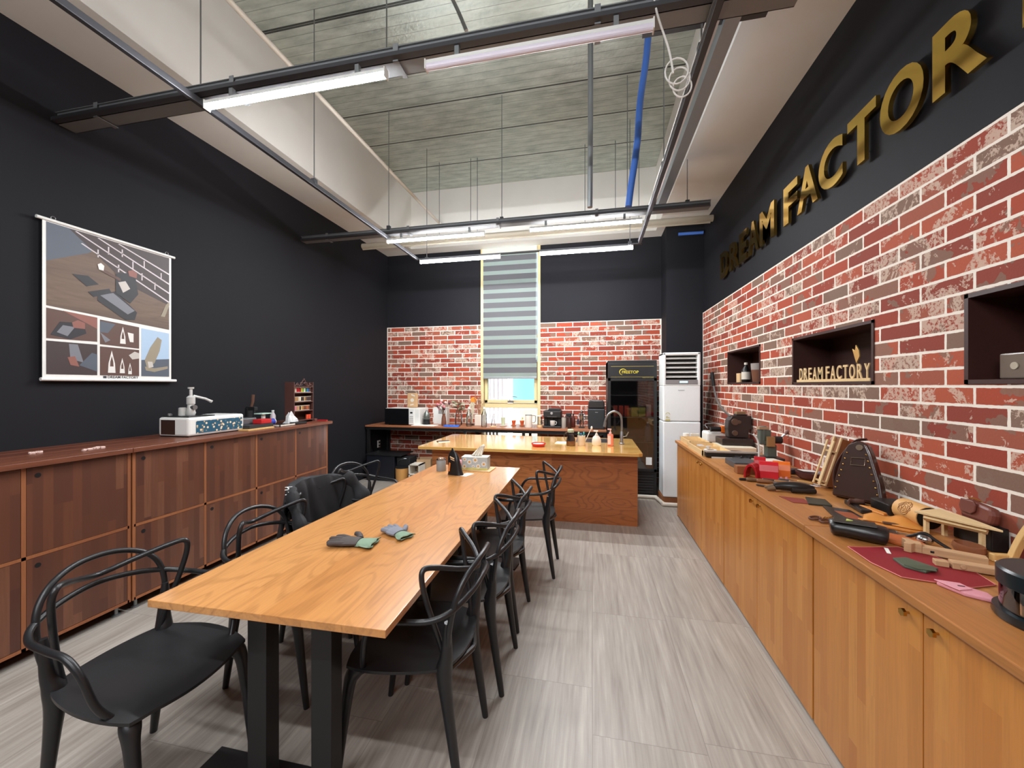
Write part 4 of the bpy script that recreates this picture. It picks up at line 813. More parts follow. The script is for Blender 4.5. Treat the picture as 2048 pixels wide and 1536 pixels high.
for k in range(9):
    a = rnd.uniform(-1, 1); p = [(a*.03, 0, .15), (a*.07, rnd.uniform(-.03, .03), .28), (a*.13, rnd.uniform(-.04, .04), .40), (a*.16+rnd.uniform(-.03, .03), 0, rnd.uniform(.44, .54))]; b.tube(spline(p, 3), .003, 4)
    for m_ in range(3): h0 = rnd.uniform(.25, .42); b.tube([(a*.10*h0/.35, 0, h0), (a*.10*h0/.35+rnd.uniform(-.07, .07), rnd.uniform(-.03, .03), h0+.08)], .002, 4)
b.build('branches', plain(170, 120, 90, .7), t)
t = thing('glass_flask', 'small clear glass bottle stand by the window corner', 'glass bottle', (-1.50, 5.80, Z)); MB().lathe([(.050, 0), (.050, .014), (.02, .018)], (0,0,0), 18).build('saucer', M['birch'], t, smooth=True); MB().lathe([(.036, .018), (.038, .03), (.014, .13), (.012, .19), (.018, .20)], (0,0,0), 16).build('flask', M['glass'], t, smooth=True)
t = thing('drinking_glass', 'green tinted glass on a white coaster before the window', 'glass', (-1.385, 5.98, Z)); MB().lathe([(.055, 0), (.062, .008), (.03, .010)], (0,0,0), 20).build('coaster', M['white'], t, smooth=True); MB().lathe([(.026, .010), (.030, .012), (.033, .13), (.031, .13), (.027, .02), (0, .018)], (0,0,0), 18).build('tumbler', plain(196, 204, 170, .15), t, smooth=True)
for k, (x, lb) in enumerate(((-1.22, 'small terracotta pot on the shelf, left of the pair'), (-1.085, 'small terracotta pot with a sprig, beside the kettle'))):
    t = thing('terracotta_pot', lb, 'pot', (x, 6.0, Z), 0, 'small terracotta pots before the window'); MB().lathe([(.030, 0), (.044, .006), (.044, .010), (.022, .012)], (0,0,0), 16).build('saucer', plain(170, 100, 60, .7), t, smooth=True); MB().lathe([(.022, .011), (.034, .075), (.037, .078), (.037, .088), (.0, .084)], (0,0,0), 18).build('pot_body', plain(222, 112, 70, .7), t, smooth=True)
    if k: MB().tube([(0, 0, .08), (.006, 0, .125)], .005, 5).sphere((.008, 0, .125), .012, 0, 6).build('sprig', plain(190, 190, 90, .7), t)
t = thing('electric_kettle', 'beige cylindrical kettle with grey handle before the window', 'kettle', (-.955, 5.84, Z)); MB().lathe([(.056, 0), (.056, .18), (.050, .19), (0, .19)], (0,0,0), 24).build('kettle_body', plain(214, 206, 194, .35), t, smooth=True); MB().lathe([(.0565, .182), (.050, .194), (0, .196)], (0,0,0), 24).build('kettle_lid', plain(110, 110, 110, .4), t, smooth=True); MB().tube(spline([(.05, 0, .178), (.10, 0, .178), (.108, 0, .15), (.10, 0, .085), (.06, 0, .07)], 5), .007, 7).build('handle', plain(120, 120, 122, .4), t, smooth=True)
t = thing('french_press', 'clear glass coffee jar with pale wooden base beside the kettle', 'jar', (-.79, 5.90, Z)); MB().lathe([(.042, 0), (.044, .03), (.040, .035)], (0,0,0), 18).build('base', plain(222, 180, 130, .5), t, smooth=True); MB().lathe([(.036, .035), (.036, .165), (.033, .165), (.033, .04)], (0,0,0), 18).build('jar_body', M['glass'], t, smooth=True); MB().lathe([(.038, .165), (.038, .178), (.01, .182)], (0,0,0), 16).build('lid', M['white'], t, smooth=True)
t = thing('coffee_machine', 'black capsule coffee machine on the shelf right of the window', 'coffee machine', (-.595, 5.93, Z)); b = MB()
b.prism([(-.135, .0), (.135, .0), (.135, .245), (.10, .285), (-.06, .285), (-.075, .26), (-.135, .255)], .0, .15, 'XZ'); b.box(-.135, .135, -.15, 0, 0, .03); b.box(-.135, -.075, -.02, 0, .03, .16).box(.075, .135, -.02, 0, .03, .16); b.box(-.130, .130, -.12, 0, .155, .25); b.cyl((0, -.07, .13), (0, -.07, .158), .022, seg=14); b.build('machine_body', M['black'], t, bevel=.008)
b = MB(); b.tube([(-.006+.016*math.cos(a*.5236), -.122, .222+.016*math.sin(a*.5236)) for a in range(12)], .0022, 5, closed=True).box(-.011, -.002, -.124, -.121, .214, .230); b.build('round_emblem', M['white'], t); MB().box(-.07, .07, -.123, -.120, .168, .172).build('chrome_strip', M['steel'], t)
t = thing('mug', 'white mug under the black coffee machine spout', 'mug', (-.59, 5.85, Z+.031)); MB().lathe([(.030, 0), (.034, .004), (.040, .078), (.037, .078), (.031, .008), (0, .006)], (0,0,0), 20).build('mug_body', M['white'], t, smooth=True); MB().tube(spline([(.036, 0, .062), (.058, 0, .058), (.056, 0, .028), (.034, 0, .02)], 5), .005, 6).build('handle', M['white'], t, smooth=True)
bottle('sauce_bottle', 'dark brown bottle, front one beside the coffee machine', (-.335, 5.80, Z), .19, .028, plain(58, 34, 28, .3), M['black'])
t = thing('storage_jar', 'grey ribbed jar beside the coffee machine', 'jar', (-.42, 5.84, Z)); MB().lathe([(.034, 0), (.034, .15), (.03, .155)], (0,0,0), 18).build('jar_body', plain(150, 140, 130, .6), t, smooth=True); MB().lathe([(.030, .155), (.030, .165), (.01, .168)], (0,0,0), 18).build('lid', plain(120, 112, 104, .5), t, smooth=True)
bottle('sauce_bottle', 'tall dark red bottle behind the front brown one', (-.285, 5.95, Z), .21, .030, plain(84, 36, 30, .3), plain(40, 24, 22, .4)); t = thing('coffee_grinder', 'dark square coffee grinder with black top', 'grinder', (-.36, 6.05, Z)); MB().box(-.045, .045, -.045, .045, 0, .16).build('grinder_body', plain(60, 32, 26, .4), t, bevel=.006); MB().box(-.042, .042, -.042, .042, .161, .21).build('grinder_top', M['black'], t, bevel=.006)
# knight figurine
t = thing('armor_figurine', 'small silver suit of armour figurine holding a lance', 'figurine', (-.16, 5.93, Z)); b = MB(); b.box(-.045, .045, -.035, .035, 0, .018); b.build('figurine_base', M['black'], t, bevel=.003)
b = MB()
for s_ in (-1, 1): b.tube(spline([(s_*.018, 0, .018), (s_*.018, -.004, .07), (s_*.015, 0, .12)], 4), [.012, .010, .011, .012, .013, .013, .014, .015, .016], 8); b.tube(spline([(s_*.030, 0, .205), (s_*.048, -.01, .17), (s_*.040, -.03, .135)], 4), .009, 8); b.sphere((s_*.032, 0, .208), .014, 0, 8)
b.lathe([(.020, .11), (.024, .13), (.020, .155), (.031, .195), (.026, .215), (.010, .222)], (0,0,0), 14, 0, 1, .7); b.sphere((0, 0, .242), .019, 0, 12, 1.25); b.prism([(-.003, .25), (.003, .25), (.0, .275)], -.02, .02, 'XZ'); b.build('armor_body', M['chrome'], t, smooth=True)
MB().tube([(.055, -.03, .018), (.035, -.03, .33)], .0035, 5).build('lance', M['steel'], t); MB().prism([(-.07, .05), (-.035, .05), (-.035, .12), (-.052, .14), (-.07, .12)], -.03, -.024, 'XZ').build('shield', plain(40, 44, 60, .4), t)
t = thing('trash_bin', 'black lidded bin on the shelf left of the fridge', 'bin', (.055, 5.88, Z)); MB().prism([(-.118, 0), (.118, 0), (.125, .30), (-.125, .30)], -.12, .12, 'XZ').build('bin_body', plain(38, 42, 46, .4), t, bevel=.015); MB().prism([(-.122, .304), (.122, .304), (.112, .40), (.09, .425), (-.09, .425), (-.112, .40)], -.115, .115, 'XZ').build('lid', plain(48, 44, 44, .3), t, bevel=.015); MB().box(-.018, .022, -.1225, -.1205, .245, .252).build('emblem', M['grey'], t)
# outlet and things under the shelf
t = thing('wall_outlet', 'white outlet plate with black plugs under the shelf on the left wall', 'outlet', (XL+.004, 6.05, .50)); MB().box(-.003, .008, -.04, .04, -.06, .06).build('outlet_plate', M['white'], t, bevel=.002); MB().box(.009, .03, -.018, .02, -.045, -.012).box(.009, .03, -.018, .02, .010, .040).build('plug', M['black'], t, bevel=.003)
t = thing('storage_trolley', 'black metal box cabinet with clutter on top under the shelf', 'cabinet', (-3.27, 5.75, 0)); MB().box(-.24, .24, -.2, .2, .0, .39).build('cabinet_body', plain(26, 28, 36, .4), t, bevel=.004); MB().box(-.25, .36, -.21, .21, .395, .415).build('cabinet_top', M['black'], t, bevel=.004)
t = thing('carry_case', 'dark handled case beside the black metal box', 'case', (-2.90, 5.72, .24)); MB().box(-.11, .11, -.13, .13, 0, .13).build('case_body', plain(40, 40, 42, .4), t, bevel=.006); MB().tube(spline([(-.09, -.14, .04), (-.05, -.16, .09), (.02, -.16, .12), (.06, -.14, .12)], 4), .006, 6).build('handle', M['steel'], t, smooth=True)
t = thing('plastic_tub', 'clear plastic tub of yellow and brown bits under the shelf', 'tub', (-2.90, 5.55, 0)); MB().lathe([(.09, 0), (.10, .2), (.10, .225)], (0,0,0), 20).build('tub_body', plain(206, 150, 84, .4), t, smooth=True); MB().lathe([(.104, .226), (.104, .24), (.02, .242)], (0,0,0), 20).build('lid', M['black'], t, smooth=True)
for i_, (x, y, wd, hh, lb, rr) in enumerate([(-2.62, 5.78, .22, .34, 'tall open cardboard carton under the shelf', 14), (-2.35, 6.05, .26, .50, 'tall brown cardboard panel leaning on the brick wall', 0), (-2.05, 6.0, .42, .24, 'flat grey-brown board leaning on the wall behind the island', 0)]):
    t = thing('cardboard_box', lb, 'box', (x, y, 0), rr); win = MB()
    if i_ == 0: win.box(-wd/2, wd/2, -.12, -.115, 0, hh).box(-wd/2, wd/2, .115, .12, 0, hh).box(-wd/2, -wd/2+.005, -.12, .12, 0, hh).box(wd/2-.005, wd/2, -.12, .12, 0, hh).box(-wd/2, wd/2, -.12, .12, 0, .005).rbox(wd/2+.02, 0, hh+.03, .005, .22, .08, (0, 30, 0))
    else: win.box(-wd/2, wd/2, .0, .02, 0, hh)
    win.build('carton', M['card'] if i_ != 2 else plain(130, 120, 112, .8), t)
b = MB(); b.box(-2.74, -2.72, 5.45, 5.65, 0, .30).box(-2.58, -2.56, 5.45, 5.65, 0, .30).box(-2.74, -2.56, 5.45, 5.65, .14, .155).box(-2.74, -2.56, 5.45, 5.65, .285, .30); single('small_rack', 'small white open rack before the cardboard carton', 'rack', b, M['offwhite'])
# ================================================================ niche items
t = thing('soap_box', 'small cream carton in the left niche', 'box', (XR+.06, 4.72, 1.535), -90); MB().box(-.05, .05, -.03, .03, 0, .10).build('box_body', plain(222, 186, 140, .6), t, bevel=.002)
t = bottle('brown_bottle', 'dark brown bottle with white label in the left niche', (XR+.06, 4.575, 1.535), .21, .042, plain(24, 20, 20, .3), M['offwhite']); MB().lathe([(.0432, .03), (.0432, .11)], (0,0,0), 18).build('label_sticker', M['offwhite'], t, smooth=True)
t = thing('plant_pot', 'brown ribbed pot with grey band in the left niche', 'pot', (XR+.075, 4.27, 1.535)); MB().lathe([(.060, 0), (.072, .12)], (0,0,0), 22).build('pot_body', plain(110, 66, 44, .6), t, smooth=True); MB().lathe([(.073, .121), (.076, .185), (.07, .185)], (0,0,0), 22).build('rim_band', plain(150, 140, 136, .6), t, smooth=True)
t = thing('gold_leaf_ornament', 'gilded leaf ornament hanging in the middle niche', 'ornament', (XR+.08, 2.83, 1.53)); MB().tube(spline([(0, 0, 0), (0, -.01, .08), (0, .0, .13)], 5), .0025, 5).build('stem', M['brass'], t); MB().prism([(.0, .11), (-.028, .15), (-.022, .19), (.006, .225), (.014, .19), (.040, .205), (.018, .15)], -.004, .004, 'YZ').build('leaf', plain(226, 190, 120, .3, .7), t, bevel=.001)
t = thing('cassette_box', 'translucent cassette-like box with a round label in the right niche', 'box', (XR+.05, 1.80, 1.526), -90); MB().box(-.10, .22, -.02, .03, 0, .10).build('box_body', plain(110, 96, 84, .3), t, bevel=.006); b = MB()
for cx, q in ((.02, .016), (.10, .030), (-.04, .014)): b.cyl((cx, -.0235, .05), (cx, -.0205, .05), q, seg=20)
b.build('round_print', plain(180, 170, 150, .4), t)
tag(MB().box(XR+.02, XR+.20, 1.10, 1.56, 1.525, 1.534).build('wooden_plate', M['midwood']), 'thin wooden plate lying in the right niche', 'plate')
# ================================================================ items on the left worktop (Z = 1.088)
Z = 1.088
t = thing('floral_press', 'white machine box with blue floral side panel on the walnut worktop', 'machine', (-3.28, 2.74, Z), 0)
b = MB(); b.box(-.15, .15, -.26, .24, .006, .155); b.build('machine_body', M['white'], t, bevel=.016)
b = MB(); b.box(-.14, .14, -.25, .22, 0, .008); b.build('rubber_base', M['black'], t)
tt_ = NT('floral_print'); vo = tt_.new('ShaderNodeTexVoronoi'); tt_.l.new(tt_.obj(), vo.inputs['Vector']); vo.inputs['Scale'].default_value = 38
cc = tt_.ramp(vo.outputs['Distance'], [(.0, rgb(240, 232, 210)), (.26, rgb(226, 216, 190)), (.32, rgb(206, 160, 90)), (.38, rgb(44, 96, 120)), (1., rgb(30, 78, 104))]); M['floral'] = tt_.fin(cc, .35)
MB().box(.1505, .152, -.20, .22, .025, .125).build('floral_panel', M['floral'], t)
MB().box(-.12, .02, -.2625, -.2605, .02, .135).build('dark_panel', plain(60, 40, 34, .4), t); MB().box(-.13, .13, -.24, -.02, .156, .164).build('metal_plate', M['blackmetal'], t, bevel=.003)
b = MB(); b.lathe([(.030, 0), (.028, .06), (.020, .065)], (-.06, -.14, .164), 14); b.lathe([(.028, 0), (.034, .02), (.026, .06), (.024, .09), (.030, .095), (.030, .15), (.020, .16), (.011, .165), (.011, .21), (.010, .215), (.022, .222), (.022, .234)], (.0, -.12, .164), 18); b.tube([(.0, -.10, .325), (.05, -.04, .30), (.075, 0, .272)], [.011, .010, .012], 10); b.build('press_head', plain(214, 214, 210, .3, .3), t, smooth=True)
b = MB(); b.lathe([(.018, 0), (.018, .012), (.012, .02)], (-.10, -.21, .164), 12); b.cyl((.0, -.12, .23), (.045, -.12, .23), .02, seg=12); b.build('adjusting_screw', M['steel'], t)
def fl(name, label, cat, x0, x1, y0, y1, z, th, mat, rot=0, bev=.002):
    cx, cy = (x0+x1)/2, (y0+y1)/2; b = MB().box(-(x1-x0)/2, (x1-x0)/2, -(y1-y0)/2, (y1-y0)/2, 0, th); return single(name, label, cat, b, mat, (cx, cy, z), rot, bevel=bev)
fl('cutting_board', 'pale wooden board under the black plate on the walnut worktop', 'board', -3.27, -3.03, 2.93, 3.22, Z, .014, M['pine'])
fl('metal_plate', 'black steel plate lying on the pale wooden board', 'plate', -3.26, -3.06, 2.97, 3.24, Z+.0145, .032, plain(64, 66, 70, .35, .5))
t = thing('red_tin', 'small bright red box on the black steel plate', 'box', (-3.12, 3.17, Z+.047)); MB().box(-.05, .05, -.06, .06, 0, .042).build('tin_body', M['red'], t, bevel=.005)
t = thing('toolbox', 'small grey metal case behind the red box', 'case', (-3.24, 3.10, Z+.047)); MB().box(-.06, .055, -.11, .07, 0, .055).build('case_body', plain(124, 128, 130, .35, .5), t, bevel=.005)
t = thing('hand_press', 'small black lever press with wooden knob on the walnut worktop', 'press', (-3.33, 3.25, Z)); b = MB(); b.box(-.06, .06, -.07, .07, 0, .02).box(-.045, -.01, -.03, .03, .02, .19).box(-.045, .06, -.02, .02, .165, .20).cyl((.04, 0, .06), (.04, 0, .17), .010, seg=10); b.build('press_frame', M['blackmetal'], t, bevel=.004)
MB().tube([(.0, 0, .19), (.02, .0, .25), (.025, .0, .32)], [.012, .013, .014], 10).build('wooden_knob', plain(96, 66, 50, .5), t, smooth=True); MB().box(.055, .15, -.02, .10, .128, .136).build('green_plate', plain(190, 220, 206, .4), t); MB().box(.10, .12, .02, .05, .0, .127).build('plate_post', M['white'], t)
t = thing('heat_gun', 'black corded hand tool lying behind the floral box', 'tool', (-3.42, 3.06, Z), 10); b = MB(); b.tube(spline([(.03, -.08, .03), (.03, -.02, .06), (.02, .04, .115), (.02, .10, .125), (.02, .15, .09)], 5), [.020]*8+[.024]*6+[.020]*7, 10); b.sphere((.03, -.03, .05), .042, 0, 12, .8); b.build('tool_body', M['black'], t, smooth=True)
tag(MB().tube(spline([(-3.42, 2.92, Z+.006), (-3.40, 2.80, Z+.06), (-3.46, 2.98, Z+.12), (-3.45, 3.04, Z+.10)], 6), .004, 6).build('power_cord', M['cable'], smooth=True), 'grey power cord looping behind the floral machine box', 'cord')
t = thing('tape_roll', 'blue tape roll with white ring behind the black tray', 'tape', (-3.27, 3.42, Z+.035)); MB().tube([(0, -.05, 0), (0, .04, 0)], .034, 16).build('tape_body', plain(50, 64, 160, .4), t, smooth=True); MB().tube([(.0, .041, 0), (0, .052, 0)], .030, 16).build('white_ring', M['white'], t)
t = thing('tool_tray', 'black flat tray with white rim before the blue tape', 'tray', (-3.12, 3.42, Z)); MB().box(-.08, .08, -.12, .13, 0, .012).build('tray_body', M['black'], t, bevel=.002); b = MB(); win_frame(b, 0, 1, 0, 1, .1, 0, 1); MB().box(-.082, .082, -.122, -.114, .004, .018).box(.074, .082, -.122, .132, .004, .018).build('tray_rim', M['offwhite'], t); MB().cyl((.05, .10, .012), (.05, .10, .03), .012, seg=10).build('small_bolt', M['steel'], t)
t = thing('plastic_bag', 'crumpled clear plastic bag with white papers before the thread rack', 'bag', (-3.17, 3.585, Z)); rnd = random.Random(8); k_ = 12; vs = [(0, 0, .10)]
for j in range(1, 5):
    for i in range(k_): a = 2*math.pi*i/k_; q = j/4.*(1+rnd.uniform(-.22, .22)); vs.append((.07*q*math.cos(a), .10*q*math.sin(a), .115*(1-(j/4.)**1.6)*(1+rnd.uniform(-.45, .35))))
fs = [(0, 1+i, 1+(i+1) % k_) for i in range(k_)] + [(1+j*k_+i, 1+j*k_+(i+1) % k_, 1+(j+1)*k_+(i+1) % k_, 1+(j+1)*k_+i) for j in range(3) for i in range(k_)]
MB().add(vs, fs).build('bag_film', plain(206, 206, 206, .2), t)
bottle('glue_bottle', 'small white-nozzled glue bottle beside the plastic bag', (-3.33, 3.52, Z), .15, .026, plain(206, 196, 200, .4), M['white'], neck=.45)
fl('black_case', 'flat black case under the thread rack edge', 'case', -3.11, -3.03, 3.50, 3.66, Z, .026, M['black'], 0, .006)
# thread rack
t = thing('thread_rack', 'ornate dark wooden rack of thread spools on the walnut worktop', 'rack', (-3.20, 3.78, Z), 0); RK = plain(84, 52, 46, .5)
RW0, RW1, RH = -.145, .145, .40
b = MB(); b.box(-.085, -.078, RW0, RW1, .0, RH); b.build('back_board', plain(90, 52, 36, .55), t)
for s_ in (RW0, RW1): MB().box(-.085, .035, s_-.005, s_+.005, 0, RH+.05).build('side_panel', RK, t, bevel=.002)
for z in (.03, .135, .235, .335): MB().box(-.077, .035, RW0+.006, RW1-.006, z-.010, z).build('rack_shelf', RK, t)
b = MB()
for s_ in (-1, 1):
    b.tube(spline([(.03, s_*.138, .405), (.03, s_*.10, .425), (.03, s_*.065, .408), (.03, s_*.045, .435), (.03, s_*.02, .455)], 4), .006, 6)
    b.tube([(.03, s_*.095+.016*math.cos(a*.7), .425+.014*math.sin(a*.7)) for a in range(9)], .004, 5, closed=True); b.tube([(.03, s_*.04+.014*math.cos(a*.7), .43+.016*math.sin(a*.7)) for a in range(9)], .004, 5, closed=True)
b.tube([(.03, .022*math.cos(a*.52), .455+.018*math.sin(a*.52)) for a in range(12)], .005, 6, closed=True); b.box(.026, .034, RW0, RW1, .392, .402); b.sphere((.03, 0, .48), .010, 0, 8); b.build('carved_crest', RK, t, smooth=True)
rows = [(.336, [(226,196,160),(226,206,190),(170,24,34),(190,20,30),(150,20,30),(206,196,60),(120,170,60),(226,226,210),(30,110,80),(60,120,190),(60,80,120),(90,60,50)], 'top'), (.236, [(160,120,80),(190,150,100),(170,130,90),(206,190,160),(230,226,210),(60,44,40),(50,40,36),(200,160,110),(110,80,60),(70,50,44),(60,44,40),(80,56,48)], 'middle'), (.136, [(226,130,150),(226,140,150),(190,150,110),(206,160,110),(60,40,30),(226,190,130),(170,110,60),(120,70,40),(150,80,50),(190,100,60),(130,80,50)], 'lower')]
cn = {}
proto = None
pos = ['first', 'second', 'third', 'fourth', 'fifth', 'sixth', 'seventh', 'eighth', 'ninth', 'tenth', 'eleventh', 'twelfth']
for z, cols, rn in rows:
    for i, c_ in enumerate(cols):
        y = 3.78+RW0+.022+i*.0225
        sp_ = thing('thread_spool', '%s thread spool from the left on the %s shelf of the thread rack' % (pos[i], rn), 'spool', (-3.20+.008, y, Z+z-.001), 0, 'thread spools on the rack')
        if proto is None:
            e_ = MB().lathe([(.0098, 0), (.0098, .004), (.006, .005), (.006, .049), (.0098, .050), (.0098, .054)], (0,0,0), 10).build('spool_core', M['offwhite'], sp_)
            proto = (e_.data, MB().lathe([(.0085, .0055), (.0092, .012), (.0092, .042), (.0085, .0485)], (0,0,0), 10))
        else:
            o = bpy.data.objects.new('spool_core', proto[0]); C.objects.link(o); o.parent = sp_
        proto[1].build('thread', plain(*c_, .6), sp_, smooth=True)
for k, y in enumerate((3.855, 3.89)):
    s_ = thing('spool', ['orange spool at the left on the bottom shelf of the thread rack', 'orange spool at the right on the bottom shelf of the thread rack'][k], 'spool', (-3.19, y, Z+.031)); MB().lathe([(.015, 0), (.015, .05)], (0,0,0), 12).build('thread', plain(226, 84, 50, .5), s_, smooth=True)
fl('red_awl_case', 'red plastic tool lying right of the thread rack', 'tool', -3.14, -3.02, 3.955, 3.985, Z, .012, M['red']); fl('brown_block', 'brown wooden block beside the red tool', 'block', -3.22, -3.16, 3.94, 3.985, Z, .026, plain(110, 60, 50, .5))
for k, (x, y) in enumerate(((-3.30, 1.71), (-3.14, 1.865), (-3.16, 1.93))):
    b = MB(); rnd = random.Random(k)
    for q in range(7): b.rbox(rnd.uniform(-.012, .012), rnd.uniform(-.025, .025), .006, rnd.uniform(.01, .02), rnd.uniform(.012, .024), .009, (rnd.uniform(-20, 20), 0, rnd.uniform(0, 90)))
    single('leather_scrap', ['pink and white scrap nearest the camera on the walnut worktop', 'middle pale scrap on the walnut worktop', 'farthest pale scrap on the walnut worktop'][k], 'scrap', b, plain(226, 196, 186, .7), (x, y, Z))
# ================================================================ items on the right worktop (Z = .87)
Z = .8705
def open_tray(label, x0, x1, y0, y1, h, divs, rot=0):
    t = thing('wooden_tray', label, 'tray', ((x0+x1)/2, (y0+y1)/2, Z), rot); dx, dy = (x1-x0)/2, (y1-y0)/2; b = MB(); q = .009
    b.box(-dx, dx, -dy, dy, 0, .005).box(-dx, -dx+q, -dy, dy, .005, h).box(dx-q, dx, -dy, dy, .005, h).box(-dx, dx, -dy, -dy+q, .005, h).box(-dx, dx, dy-q, dy, .005, h); b.build('tray_box', M['birch'], t)
    for d in divs: MB().box(-dx+q, dx-q, dy*d-.004, dy*d+.004, .005, h*.9).build('divider', M['birch'], t)
    return t
open_tray('pale plywood tray at the far end of the right worktop', .975, 1.17, 4.26, 4.70, .055, (-.35, .4))
open_tray('second pale plywood tray holding tape rolls on the right worktop', .955, 1.20, 3.72, 4.245, .05, (.2,))
t = thing('paper_roll', 'white roll standing at the far end of the right worktop', 'roll', (1.045, 4.735, Z)); MB().tube([(0, 0, 0), (0, 0, .085)], .034, 18).build('roll_body', M['white'], t, smooth=True); 
t = thing('wood_block', 'short upright pale block beside the white roll', 'block', (1.14, 4.735, Z)); MB().box(-.045, .045, -.015, .015, 0, .085).build('block_body', M['offwhite'], t, bevel=.002)
def roll(label, x, y, z, r, w, col, core):
    t = thing('tape_roll', label, 'tape', (x, y, z)); vs = []; b = MB(); n = 24
    b.lathe([(r*.6, 0), (r, 0), (r, w), (r*.6, w), (r*.6, 0)], (0,0,0), n); b.f = b.f[:-2]; b.m = b.m[:-2]; b.build('tape_body', col, t, smooth=True)
    MB().lathe([(r*.5, .001), (r*.59, .001), (r*.59, w), (r*.5, w), (r*.5, .001)], (0,0,0), n).build('core', core, t, smooth=True)
roll('white tape roll in the second plywood tray', 1.06, 3.86, Z+.006, .055, .035, M['white'], M['card']); roll('brown-cored tape roll lying behind the second plywood tray', 1.28, 3.86, Z+.001, .055, .03, M['black'], M['midwood'])
b = MB(); b.rbox(1.05, 4.10, Z+.030, .05, .09, .02, (10, 0, 20)).rbox(1.10, 4.05, Z+.034, .03, .10, .015, (0, 12, -30)).rbox(1.12, 4.14, Z+.022, .06, .05, .02, (0, 0, 50)); single('tool_bundle', 'white and grey small tools lying in the second plywood tray', 'tools', b, plain(190, 188, 186, .4), bevel=.003)
t = thing('clicker_board', 'thick cream cutting slab under the heavy press', 'board', (1.36, 4.16, Z)); MB().box(-.16, .14, -.16, .16, 0, .045).build('slab', plain(232, 222, 198, .5), t, bevel=.006)
t = thing('cutting_machine', 'white cutting machine with black and orange clamp behind the press', 'machine', (1.30, 4.60, Z)); 
MB().box(-.10, .20, -.12, .10, .02, .13).build('machine_body', M['white'], t, bevel=.02); MB().tube([(-.07, -.125, .165), (.16, -.125, .165)], .028, 12).build('black_roller', M['black'], t, smooth=True); MB().box(.03, .085, -.16, -.09, .135, .20).build('orange_clamp', M['orange'], t, bevel=.004); MB().box(-.10, .20, -.11, .09, 0, .021).build('machine_base', M['black'], t); MB().tube(spline([(-.09, -.1, .17), (-.08, 0, .21), (.1, 0, .215), (.17, -.1, .17)], 4), .006, 6).build('carry_handle', M['steel'], t, smooth=True)
t = thing('heavy_press', 'large dark brown lever press on the far right worktop', 'press', (1.37, 4.24, Z+.046)); PB = plain(58, 48, 46, .35, .3)
MB().box(-.13, .15, -.12, .10, 0, .065).build('press_base', PB, t, bevel=.006); b = MB(); b.prism([(-.05, .068), (.13, .068), (.13, .145), (.155, .15), (.155, .285), (-.02, .285), (-.05, .24), (-.06, .16)], -.055, .055, 'XZ'); b.box(.02, .12, -.05, .05, .285, .30); b.build('press_head', PB, t, bevel=.008)
b = MB(); b.cyl((.0, -.075, .225), (.0, -.055, .225), .032, seg=16); b.cyl((.0, -.075, .115), (.0, -.055, .115), .026, seg=16); b.cyl((.04, -.075, .225), (.04, -.056, .225), .016, seg=12); b.build('round_covers', plain(110, 90, 78, .35, .5), t, bevel=.002); MB().box(.03, .11, -.03, .04, .301, .325).build('wooden_cap', plain(150, 120, 84, .5), t)
MB().tube(spline([(-.01, 0, .27), (-.07, .03, .33), (-.12, .06, .42), (-.14, .08, .52), (-.15, .09, .60)], 5), .010, 8).build('lever', M['steel'], t, smooth=True); MB().tube([(-.148, .088, .58), (-.162, .10, .72)], .018, 10).build('grip', M['black'], t, smooth=True)
t = thing('long_steel_case', 'long black steel cutter with grey bar across the worktop', 'cutter', (1.17, 3.68, Z)); MB().box(-.20, .22, -.03, .03, .01, .045).build('cutter_body', M['blackmetal'], t, bevel=.003); MB().box(-.20, .22, -.034, .034, .046, .056).build('cutter_bar', plain(160, 150, 140, .4), t); MB().box(-.16, .24, -.05, -.035, 0, .012).build('ruler_edge', M['offwhite'], t)
t = thing('arm_press', 'small green-grey bench press with red-brown wooden lever handle', 'press', (1.36, 3.50, Z)); PG = plain(96, 106, 98, .4, .3)
MB().box(-.03, .13, -.07, .10, 0, .05).build('press_base', plain(50, 40, 38, .4), t, bevel=.005); b = MB(); b.box(.02, .09, -.02, .05, .05, .15).box(-.03, .05, -.02, .05, .15, .27).cyl((.0, .0, .18), (.0, .0, .30), .024, seg=12); b.build('press_column', PG, t, bevel=.006)
MB().box(.01, .065, -.055, -.022, .14, .22).build('brass_block', plain(170, 130, 84, .4, .3), t, bevel=.003); MB().box(-.04, .03, -.03, .03, .275, .295).build('head_cap', plain(170, 140, 110, .5), t); MB().cyl((.075, .0, .19), (.13, .0, .19), .030, seg=14).build('pivot', M['black'], t); MB().tube([(.12, 0, .20), (.16, 0, .24)], .007, 8).build('lever_bar', M['steel'], t); MB().tube([(.158, 0, .238), (.215, -.0, .30)], [.010, .015], 10).build('lever_grip', plain(110, 62, 52, .5), t, smooth=True)
MB().tube(spline([(-.045, -.03, .0), (-.045, -.03, .12), (-.055, -.03, .19), (-.085, -.03, .235)], 4), .007, 8).build('white_rod', M['white'], t, smooth=True)
t = thing('cord_tangle', 'tangle of thin black cords before the small bench press', 'cord', (1.22, 3.47, Z)); b = MB(); rnd = random.Random(3)
for k in range(5): b.tube(spline([(rnd.uniform(-.10, .06), rnd.uniform(-.05, .05), rnd.uniform(.008, .055)) for _ in range(6)], 5), .0045, 5)
b.build('cord_strands', M['black'], t, smooth=True)
fl('grey_steel_case', 'flat dark grey lidded case on the right worktop', 'case', 1.055, 1.235, 3.22, 3.44, Z, .045, plain(70, 74, 78, .4), 0, .006)
fl('black_foam_pad', 'small black pad before the dark grey case', 'pad', 1.08, 1.22, 3.135, 3.205, Z, .032, M['black'], 0, .003); fl('walnut_block', 'brown wooden block behind the red arch holders', 'block', 1.01, 1.165, 3.03, 3.10, Z, .055, M['midwood'], 0, .002)
